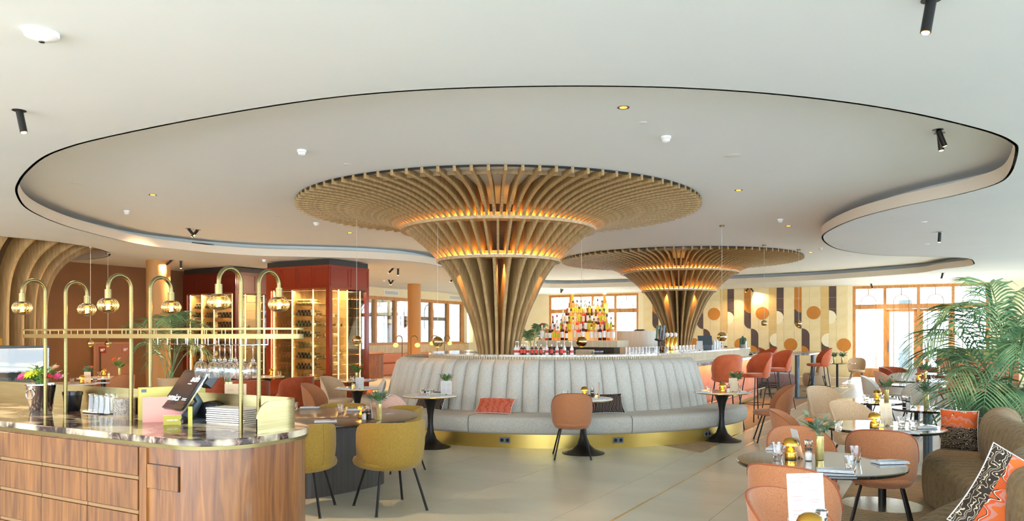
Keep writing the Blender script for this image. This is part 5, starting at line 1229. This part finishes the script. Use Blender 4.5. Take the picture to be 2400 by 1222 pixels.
def bouquet(loc, label, blooms, seed, s=1.0, lily=True, fol=leafy):
    rs = random.Random(seed); t = thing('bouquet', label, 'flowers', loc); t.scale = (s, s, s); mb = MB(); big = MB()
    for k in range(15):
        a = rs.uniform(0, 2*pi); r = rs.uniform(.02, .085); z = rs.uniform(.03, .12); mb.tube([(0, 0, -.08), (cos(a)*r*.4, sin(a)*r*.4, z*.5), (cos(a)*r, sin(a)*r, z)], .0018, 4)
        for j in range(13):
            b = a+rs.uniform(-1.2, 1.2); q = rs.uniform(.4, 1); c = Vector((cos(a)*r*q, sin(a)*r*q, z*q)); d = Vector((cos(b), sin(b), rs.uniform(-.3, .9))).normalized(); l = rs.uniform(.03, .055); sd = d.cross(Vector((0, 0, 1))).normalized()*l*.18
            mb.add([c, c+d*l*.5+sd, c+d*l, c+d*l*.5-sd], [(0, 1, 2, 3)])
    mb.build('foliage', fol, t, smooth=0)
    if lily:
        for k in range(7):
            a = rs.uniform(0, 2*pi); d = Vector((cos(a)*.7, sin(a)*.7, rs.uniform(.5, 1.3))).normalized(); l = rs.uniform(.10, .16); c = Vector((cos(a)*.015, sin(a)*.015, .02)); sd = d.cross(Vector((0, 0, 1))).normalized()
            vs = []; 
            for j in range(6): u_ = j/5; p = c+d*l*u_+Vector((0, 0, -.03*u_*u_)); w_ = .016*sin(pi*min(1, .08+u_*.9)); vs += [p-sd*w_, p+Vector((0, 0, .004)), p+sd*w_]
            MB().add(vs, [(3*j+q, 3*j+q+1, 3*j+q+4, 3*j+q+3) for j in range(5) for q in (0, 1)]).build('leaf', leaf, t, smooth=60)
    for (x, y, z, r, m) in blooms:
        b = MB(); n = 11
        for ring_, (rr, zz, ln) in enumerate(((r, 0, 1), (r*.7, r*.25, .8))):
            for k in range(n):
                a = 2*pi*k/n+ring_*.3; q = rr; p0 = (0, 0, zz*.5); b.add([(0, 0, zz*.4), (q*.6*cos(a-.25), q*.6*sin(a-.25), zz+r*.2), (q*cos(a), q*sin(a), zz+r*.12), (q*.6*cos(a+.25), q*.6*sin(a+.25), zz+r*.2)], [(0, 1, 2, 3)])
        b.ell((0, 0, r*.2), (r*.3, r*.3, r*.2), 8, 5); o = b.build('blossom', m, t, loc=(x, y, z), smooth=0); o.rotation_euler = (rs.uniform(.2, .9), rs.uniform(-.5, .5), 0)
    return t
KINDS = {'tu': (TU, 'tumblers'), 'na': (NA, 'folded white napkins'), 'la': (LA, 'small brass mushroom lamps'), 'va': (VA, 'brass cylinder vases'), 'sa': (SA, 'salt mills'), 'pe': (PE, 'pepper mills'), 'ca': (CA, 'tealight glasses')}
NAMES = {'tu': 'ribbed clear tumbler', 'na': 'folded white napkin', 'la': 'small brass mushroom lamp', 'va': 'brass cylinder vase', 'sa': 'glass salt mill', 'pe': 'glass pepper mill', 'ca': 'glowing tealight glass'}
def put(kind, px, py, lab_, rot=0, z=TT, cut=False):
    p = at(px, py, z); pr, g = KINDS[kind]; o = place(pr, p, radians(rot), NAMES[kind]+' '+lab_, g)
    if cut:
        a = radians(rot); q = Vector((-sin(a), cos(a), 0))
        place(FO, p+q*.012+Vector((0, 0, .0165)), a+.06, 'steel fork lying on the napkin '+lab_, 'forks'); place(KN, p-q*.016+Vector((0, 0, .0165)), a-.05, 'steel knife lying on the napkin '+lab_, 'knives')
    return p
# nearest black table
T = 'on the nearest black table'
put('tu', 1823, 1068, T+', left rim'); put('la', 1853, 1077, T); put('sa', 1895, 1080, T); p = put('va', 1921, 1078, T)
bouquet(p+Vector((0, 0, .165)), 'orange gerbera and lily leaf bouquet in the vase on the nearest black table', [(-.07, -.03, .09, .03, orangef), (.03, -.02, .06, .016, orangef)], 11, 1.25)
put('tu', 2006, 1078, T+', right, further one'); put('tu', 1994, 1104, T+', right, nearer one'); put('na', 1957, 1106, T+', front', -20, cut=True); put('na', 2086, 1086, T+', right rim', 8, cut=True); put('na', 1818, 1052, T+', far left', 60)
menu(at(1876, 1074, TT), 95, 'menu card seen edge-on beside the salt mill on the nearest black table', tilt=-14)
T = 'on the second black table'
put('tu', 1965, 1012, T+', left rim'); put('la', 2049, 1005, T); put('ca', 2066, 1001, T); put('tu', 2072, 992, T+', behind the tealight'); menu(at(2080, 999, TT), 12, 'tall beige menu card on the second black table', paperb, w=.13, h=.215, tilt=-8)
put('tu', 2113, 1001, T+', right, further one'); put('tu', 2141, 1010, T+', right, nearer one'); put('na', 2122, 1016, T+', front', -25, cut=True); put('na', 2163, 1004, T+', right rim', 5)
T = 'on the third black table'
p = put('va', 2078, 944, T); bouquet(p+Vector((0, 0, .165)), 'pale green bouquet behind the beige menu card', [(.06, 0, .08, .025, pinkf), (.02, .03, .09, .014, orangef)], 12, 1.3)
put('tu', 2030, 943, T+', left'); put('ca', 2046, 946, T); put('la', 2056, 941, T)
T = 'on the thick-edged dark table'
p = put('va', 2171, 957, T); bouquet(p+Vector((0, 0, .165)), 'green bouquet with orange tips in the tall vase before the far sofa', [(-.02, 0, .12, .014, orangef), (.03, 0, .11, .012, orangef)], 13, 1.35)
put('tu', 2184, 958, T+', right of the vase'); put('na', 2211, 957, T+', right rim', 5); put('pe', 2120, 955, T); put('sa', 2128, 957, T); menu(at(2140, 955, TT), 60, 'beige menu card leaning beside the mills on the thick-edged dark table', paperb, w=.12, tilt=-10)
# bottom edge table with cocktail menu
menu(at(1893, 1240, TT-.0), 8, 'white cocktail menu card standing at the bottom edge', paper, 'COCKTAILS', w=.175, h=.245, tilt=-6)
put('la', 1899, 1290, 'at the bottom edge before the cocktail menu'); put('tu', 1868, 1270, 'beside the lamp at the bottom edge'); put('sa', 1925, 1275, 'beside the lamp at the bottom edge')
# bench tables
T = 'on the right bench table'
put('na', 1645, 921, T+', left', 5); put('tu', 1662, 920, T+', left'); put('la', 1693, 921, T); put('sa', 1707, 921, T); menu(at(1718, 919, TT), 5, 'beige menu card on the right bench table', paperb, w=.13); p = put('va', 1725, 918, T)
bouquet(p+Vector((0, 0, .165)), 'orange and green bouquet above the right bench table', [(.03, 0, .1, .03, orangef), (-.05, 0, .09, .025, pinkf)], 14, 1.3); put('tu', 1733, 917, T+', right'); put('na', 1740, 923, T+', right', 5)
T = 'on the middle bench table'
put('tu', 1325, 931, T+', left'); put('na', 1343, 934, T+', left', 10, cut=True); put('la', 1370, 932, T); put('pe', 1388, 931, T); put('ca', 1398, 931, T); menu(at(1404, 932, TT), 92, 'menu card seen edge-on on the middle bench table', w=.11); put('na', 1402, 937, T+', right', -10)
T = 'on the left bench table'
put('tu', 989, 925, T+', left'); put('tu', 1004, 930, T+', centre'); put('tu', 1011, 928, T+', right'); put('na', 990, 932, T+', front', 8); put('na', 1021, 924, T+', back', 10); p = at(1046, 926, TT); menu(p, -4, 'white menu card on the left bench table', w=.16, h=.2)
put('va', 1047, 923, T+', behind the menu'); bouquet(at(1047, 923, TT)+Vector((0, 0, .165)), 'small bouquet with a pink rose behind the white menu card', [(.05, 0, .07, .03, pinkf)], 15, 1.1)
T = 'on the big dark table'
put('tu', 691, 962, T+', by the counter'); put('na', 726, 957, T+', far left', 5, cut=True); put('tu', 798, 967, T+', centre'); put('na', 835, 962, T+', far centre', 8, cut=True); put('na', 763, 990, T+', front', 12, cut=True)
put('la', 848, 981, T); put('sa', 853, 985, T+', left of the pair'); put('pe', 864, 984, T); menu(at(874, 983, TT), 97, 'menu card seen edge-on beside the mills on the big dark table', tilt=-8); p = put('va', 889, 985, T)
bouquet(p+Vector((0, 0, .165)), 'orange gerbera and lily leaf bouquet over the big dark table', [(-.07, -.03, .09, .032, orangef), (.06, 0, .05, .015, whitef)], 16, 1.3)
T = 'on the marble table beside the salmon chair'
menu(at(843, 913, TT), 0, 'white menu card on the marble table beside the wine cabinet', w=.13, h=.19); put('na', 805, 912, T+', left', 5); put('na', 872, 909, T+', right', 5); put('tu', 833, 913, T); put('ca', 827, 907, T)
T = 'on the farthest bench table'
p = put('va', 836, 895, T); bouquet(p+Vector((0, 0, .15)), 'dense green bouquet before the wine cabinet', [(0, 0, .1, .02, orangef), (.04, 0, .08, .02, orangef)], 17, 1.5, fol=leaf); put('tu', 825, 894, T); put('na', 870, 892, T, 5)
put('la', 636, 881, 'between the rust tub chairs'); put('tu', 655, 881, 'between the rust tub chairs')
T = 'on the far left marble table'
put('tu', 169, 899, T+', left'); put('la', 192, 899, T); menu(at(205, 898, TT), -6, 'beige menu card on the far left marble table', paperb, w=.13, h=.2); put('tu', 223, 897, T+', right'); put('na', 240, 899, T, 5); p = at(206, 894, TT); place(VA, p, 0, 'brass cylinder vase behind the menu on the far left table'); bouquet(p+Vector((0, 0, .14)), 'loose orange bouquet behind the beige menu at the far left', [(.06, 0, .1, .03, orangef)], 18, 1.2)
T = 'on the table by the service hatch'
put('la', 243, 881, T); put('tu', 233, 882, T); put('ca', 255, 881, T); p = put('va', 280, 882, T); bouquet(p+Vector((0, 0, .165)), 'dark green bouquet with orange gerbera before the service hatch', [(-.08, 0, .12, .04, orangef), (0, 0, .13, .03, pinkf)], 19, 1.5, fol=leaf)
# sunlit tables
T = 'on the sunlit table behind the beige chairs'
put('tu', 2118, 893, T); put('la', 2152, 893, T); p = put('va', 2168, 892, T); bouquet(p+Vector((0, 0, .165)), 'white and orange bouquet on the sunlit table', [(.02, 0, .12, .04, orangef), (-.1, 0, .16, .035, orangef), (.1, 0, .14, .03, whitef)], 20, 1.7)
menu(at(2140, 890, TT), 0, 'white menu card on the sunlit table', w=.15); put('tu', 2186, 892, T+', right'); put('na', 2196, 890, T, 0)
T = 'on the sunlit table by the rust tub chairs'
p = put('va', 2200, 876, T); bouquet(p+Vector((0, 0, .165)), 'orange flower bunch by the rust tub chairs', [(0, 0, .1, .05, orangef), (.1, 0, .12, .04, orangef)], 21, 1.5); put('la', 2170, 877, T); put('tu', 2212, 876, T)
T = 'on the table before the tiled wall'
put('la', 1940, 852, T); put('tu', 1948, 853, T); p = put('va', 1955, 851, T); bouquet(p+Vector((0, 0, .165)), 'small bouquet before the tiled wall, left one', [(0, 0, .1, .03, whitef)], 22, 1.4); p = put('va', 1974, 851, T+', right one')
bouquet(p+Vector((0, 0, .165)), 'small pink bouquet before the tiled wall, right one', [(0, 0, .12, .04, pinkf)], 23, 1.6)
# ---------------- things on the host counter ----------------
z = HC
t = thing('flower_bucket', 'polished steel ice bucket filled with flowers on the counter', 'bucket', at(97, 966, z))
MB().lathe([(0, 0), (.068, 0), (.07, .004), (.097, .185), (.102, .19), (.102, .197), (.094, .197), (.092, .185), (.066, .01), (0, .01)], 48).build('body', steel, t)
for s in (-1, 1): MB().tube([(s*.0-.02+.028*cos(a), -.092-.006, .13+.035*sin(a)) for a in [2*pi*k/16 for k in range(16)]], .0035, 6, closed=True).build('ring_handle', steel, t) if s < 0 else MB().ell((-.02, -.094, .165), (.012, .01, .012)).build('handle_stud', steel, t)
bouquet(at(97, 966, z)+Vector((0, 0, .19)), 'magenta, yellow and red flower mix in the steel bucket', [(-.08, -.05, .05, .04, magf), (-.03, -.06, .06, .045, yelf), (.0, -.04, .07, .04, yelf), (.07, -.05, .05, .035, mat('red_petal', 'd0303a', .6)), (.1, 0, .05, .03, magf), (-.03, .03, .12, .03, whitef), (.13, .02, .05, .03, whitef), (.06, .04, .1, .03, pinkf)], 30, 1.15, fol=leaf)
t = thing('black_bucket', 'small glossy black bucket on the counter left of the glasses', 'bucket', at(170, 963, z))
MB().lathe([(0, 0), (.045, 0), (.05, .006), (.062, .11), (.066, .112), (.066, .135), (.061, .135), (.048, .01), (0, .01)], 40).build('body', blackp, t)
t = thing('counter_plate', 'oval cream tray under the upturned glasses on the counter', 'tray', at(252, 966, z), RV); MB().lathe([(0, 0), (.11, 0), (.15, .006), (.148, .009), (0, .006)], 40).build('dish', whitec, t); t.scale = (1.35, .9, 1)
GL = thing('upturned_glass', 'x y z w', 'glass'); MB().lathe([(.036, 0), (.030, .06), (.026, .118), (0, .12), (0, .112), (.0245, .11), (.0285, .06), (.0345, 0)], 28, flute=.01, nf=14).build('body', glass, GL); proto(GL)
for i, (px, py) in enumerate(((217, 963), (230, 966), (242, 968), (255, 970), (228, 958), (242, 960), (256, 962), (268, 963))): place(GL, at(px, py, z+.008), 0, 'upturned glass on the cream tray, %s, %s from the left' % ('front row' if i < 4 else 'back row', ('first', 'second', 'third', 'fourth')[i % 4]), 'upturned glasses on the tray, '+('front row' if i < 4 else 'back row'))
CO = thing('woven_coaster', 'x y z w', 'coaster'); MB().lathe([(0, 0), (.067, 0), (.068, .004), (.067, .0085), (0, .0085)], 28).build('disc', mat('woven_grey', '6e665e', .9, c2='b9b2a8', scale=220, lo=.45, hi=.55), CO); proto(CO)
for k in range(12): place(CO, at(292, 972, z)+Vector((random.uniform(-.002, .002), 0, .0092*k)), k, ('topmost ' if k == 11 else '')+'woven grey coaster in the stack beside the glasses', 'woven grey coasters in the stack')
bookc = mat('book_yellow', 'c9c06a', .6); bookp = mat('book_pink', 'e2998a', .6); booko = mat('book_mustard', 'b3a02c', .6); pages = mat('book_pages', 'd9a72e', .7)
def book(px, py, w_, h_, th, m, label, rz, mp=pages, cat_='book'):
    t = thing('large_book', label, cat_, at(px, py, z), rz); MB().bx(0, w_, -.002, 0, 0, h_).bx(0, w_, th, th+.002, 0, h_).build('cover', m, t, smooth=0); MB().bx(.001, w_-.004, 0, th, .003, h_-.003).build('pages', mp, t, smooth=0); return t
b1 = book(325, 986, .40, .205, .035, bookc, 'large pale yellow book standing upright on the counter', RV+radians(62)); MB().bx(.015, .045, -.003, -.002, .175, .195).build('sticker', greym, b1, smooth=0)
book(334, 991, .26, .155, .012, bookp, 'pink book leaning before the yellow book', RV+radians(48), paper)
b = book(369, 984, .16, .10, .008, booko, 'mustard book lettered BITE under the screen', RV+radians(40), paper); text('BITE', .06, whitec, b, (.03, -.003, .045), (pi/2, 0, 0), shear=.3)
t = thing('reserved_sign', 'yellow tent sign reading RESERVED on the counter', 'sign', at(404, 995, z), radians(22)); MB().box((0, -.018, .027), (.10, .002, .058), 0, radians(-20)).build('front_leaf', mat('sign_yellow', 'aaa03c', .6), t, smooth=0)
MB().box((0, .018, .027), (.10, .002, .058), 0, radians(20)).build('back_leaf', whitep, t, smooth=0); text('RESERVED', .014, whitep, t, (0, -.0215, .022), (pi/2-radians(20), 0, 0), align='CENTER')
# till with tilted screen
t = thing('till', 'black touch-screen till tilted back on the counter', 'till', at(430, 990, z), radians(-40))
S = Matrix.Translation((0, 0, .205)) @ Matrix.Rotation(radians(-36), 4, 'X'); X_ = Matrix.Rotation(pi/2, 4, 'X')
q = MB(); q.prism(rrect(-.135, .135, -.14, .14, .016, 4), -.012, 0); q.xf(S @ X_).build('screen_body', blackp, t, smooth=30)
q = MB(); q.prism(rrect(-.138, .138, -.143, .143, .018, 4), -.022, -.012); q.xf(S @ X_).build('silver_rim', steel, t, smooth=30)
q = MB(); q.bx(-.120, .120, -.0012, 0, -.112, .118); q.xf(S).build('display', mat('display_brown', '241418', .25, emit='2a181c', es=.35), t, smooth=0)
txw = mat('display_white', 'f2f2f2', .5, emit='f2f2f2', es=.7)
R36 = (pi/2-radians(36), 0, 0)
text('adn', .066, txw, t, S @ Vector((.022, -.002, .055)), R36, shear=.2, bold=.0008); text('amics', .066, txw, t, S @ Vector((-.118, -.002, -.085)), R36, shear=.2, bold=.0008)
q = MB(); q.bx(.015, .055, -.002, -.001, .036, .041); q.xf(S).build('underline', txw, t, smooth=0)
for zz in (-.068, -.078): q = MB(); q.bx(.062, .112, -.002, -.001, zz, zz+.004); q.xf(S).build('small_print', txw, t, smooth=0)
MB().tube([(0, .05, .20), (0, .10, .12), (0, .02, .02)], [.022, .028, .04], 10).bx(-.09, .09, -.05, .12, 0, .018).build('stand', greym, t)
MB().box((.10, .105, .26), (.10, .06, .09), 0, radians(-36)).build('customer_display', blackp, t, smooth=0, bev=.004)
t = thing('receipt_printer', 'black receipt printer with sloping lid on the counter', 'printer', at(500, 985, z), radians(-24))
m_ = MB(); m_.prism([(-.10, 0), (.10, 0), (.10, .105), (.02, .125), (-.10, .10)], -.07, .07); m_.xf(Matrix.Translation((0, 0, 0)) @ X_); m_.build('case', blackp, t, smooth=0, bev=.008)
MB().bx(-.1005, -.0995, -.05, .05, .07, .082).build('sticker', paper, t, smooth=0)
tag(MB().bx(-.012, .012, -.004, .004, 0, .115).build('yellow_holder', mat('sign_yellow2', 'b0a83a', .5), loc=at(446, 999, z), rz=radians(10), smooth=0), 'narrow yellow card standing below the till screen', 'card')
tag(MB().bx(-.07, .05, -.04, .04, 0, .03).build('card_reader', blackp, loc=at(425, 993, z), rz=radians(-20), smooth=0, bev=.006), 'low black card reader lying under the till', 'card reader')
TR = thing('menu_folder', 'x y z w', 'folder'); MB().bx(-.15, .15, -.10, .10, 0, .005).build('board', mat('folder_cream', 'e9ded0', .6), TR, smooth=0, bev=.002); MB().bx(-.147, .15, -.1, .098, .005, .009).build('leaves', paper, TR, smooth=0); proto(TR)
p0 = at(560, 992, z)+V*-.02
for k in range(8): place(TR, p0+Vector((random.uniform(-.004, .004), random.uniform(-.004, .004), .0125*k)), RV+radians(4)+random.uniform(-.03, .03), ('topmost ' if k == 7 else '')+'cream menu folder in the fanned stack behind the brass post', 'cream menu folders in the stack')
o = tag(MB().box((0, 0, .06), (.16, .004, .12), 0, radians(-30)).build('loose_card', paper, loc=at(632, 985, z), rz=radians(10), smooth=0), 'loose cream card leaning inside the brass screen', 'card')
menu(at(552, 968, z), 8, 'grey menu card standing behind the printer', paperb, w=.145, h=.2); bouquet(at(536, 958, z)+Vector((0, 0, .21)), 'small bouquet with a pink rose behind the printer', [(.06, -.02, .03, .04, pinkf)], 31, 1.3)
place(VA, at(536, 958, z)+Vector((0, .0, .03)), 0, 'vase hidden behind the menu card and printer', 'brass cylinder vases')
# hanging wine glasses
HG = thing('wine_glass', 'x y z w', 'wine glass'); MB().lathe([(.033, .1985), (.034, .1975), (.006, .194), (.0035, .185), (.0035, .118), (.010, .108), (.030, .088), (.040, .06), (.038, .03), (.031, 0), (.0302, 0), (.0372, .03), (.0392, .06), (.029, .087), (.006, .107), (0, .108)], 32).build('bowl', glass, HG); proto(HG)
for i, (px, back) in enumerate(((471, 0), (502, 0), (540, 0), (568, 0), (515, 1), (527, 1), (552, 1), (593, 1))):
    y = .455 if not back else .55; k = (px-CX)/F; b_ = OC+U*y; x = (k*b_.y-b_.x)/(V.x-k*V.y); p = b_+V*x
    place(HG, (p.x, p.y, 1.366), 0, 'upside-down wine glass hanging in the %s row, %s from the left' % ('back' if back else 'front', ('first', 'second', 'third', 'fourth')[i % 4]), 'hanging wine glasses')
# pastry display case at the left edge
t = thing('display_case', 'refrigerated glass pastry case with black top at the left edge', 'display case', Vector((-4.80, 6.90, 0)), RV)
dk = mat('case_frame', '2a2d30', .4)
MB().bx(-2.2, 0, 0, .8, 1.49, 1.51).build('black_top', dk, t, smooth=0); MB().bx(-2.2, 0, .02, .8, 0, .95).build('cabinet', dk, t, smooth=0)
MB().bx(-2.2, 0, .0, .006, .95, 1.49).build('front_pane', pane, t, smooth=0); MB().bx(-.006, 0, .01, .8, .95, 1.49).build('side_pane', pane, t, smooth=0); MB().bx(-2.2, 0, .78, .79, .95, 1.49).build('rear_mirror', mat('case_mirror', 'aab4b4', .08, metal=.9), t, smooth=0)
for x in (-.35, -1.4): MB().bx(x, x+.03, .35, .4, .95, 1.49).build('shelf_post', dk, t, smooth=0)
for zz in (1.10, 1.28): MB().bx(-2.15, -.02, .15, .7, zz, zz+.012).build('glass_shelf', whitec, t, smooth=0)
MB().bx(-2.15, -.05, .2, .22, 1.475, 1.485).build('light_tube', led, t, smooth=0)
crust = mat('pastry_crust', 'b9762f', .7, c2='e0b46a', scale=40); cream_ = mat('pastry_cream', 'ecdcc0', .6)
def cs(x, y, z_): return Vector((-4.80, 6.90, 0))+V*x+U*y+Vector((0, 0, z_))
for i, (x, zz, l) in enumerate(((-.33, 1.112, 'round nut tart on the lower shelf of the pastry case, right one'), (-.62, 1.112, 'round nut tart on the lower shelf of the pastry case, left one'), (-.55, 1.292, 'golden pastry on the upper shelf of the pastry case'), (-.30, .95, 'flat cake on the floor of the pastry case'))):
    o = thing('tart', l, 'tart', cs(x, .35, zz)); MB().lathe([(0, 0), (.11, 0), (.12, .035), (.11, .035), (0, .03)], 28).build('crust', crust, o)
    b = MB()
    for k in range(26): a = random.uniform(0, 6.28); r = random.uniform(0, .1); b.ell((r*cos(a), r*sin(a), .037), (.013, .010, .011), 6, 4)
    b.build('nut_topping', cream_, o, kind='stuff')
t = thing('espresso_machine', 'chrome coffee machine edge glinting above the pastry case at the left border', 'coffee machine', dp(-45, 8.6, 0)); MB().bx(-.35, .12, -.2, .2, 1.45, 1.6).build('hood', gold, t, smooth=0, bev=.02); MB().bx(-.3, .08, -.15, .15, 0, 1.45).build('body', dk, t, smooth=0)
# ---------------- tidy up: drop prototypes that were never placed ----------------
dead = [o for o in COL.objects if o.parent is None and '_u' in o and o['_u'] == 0]
for o in dead:
    for c in list(o.children_recursive)+[o]: bpy.data.objects.remove(c)
for o in list(COL.objects):
    if '_u' in o: del o['_u']
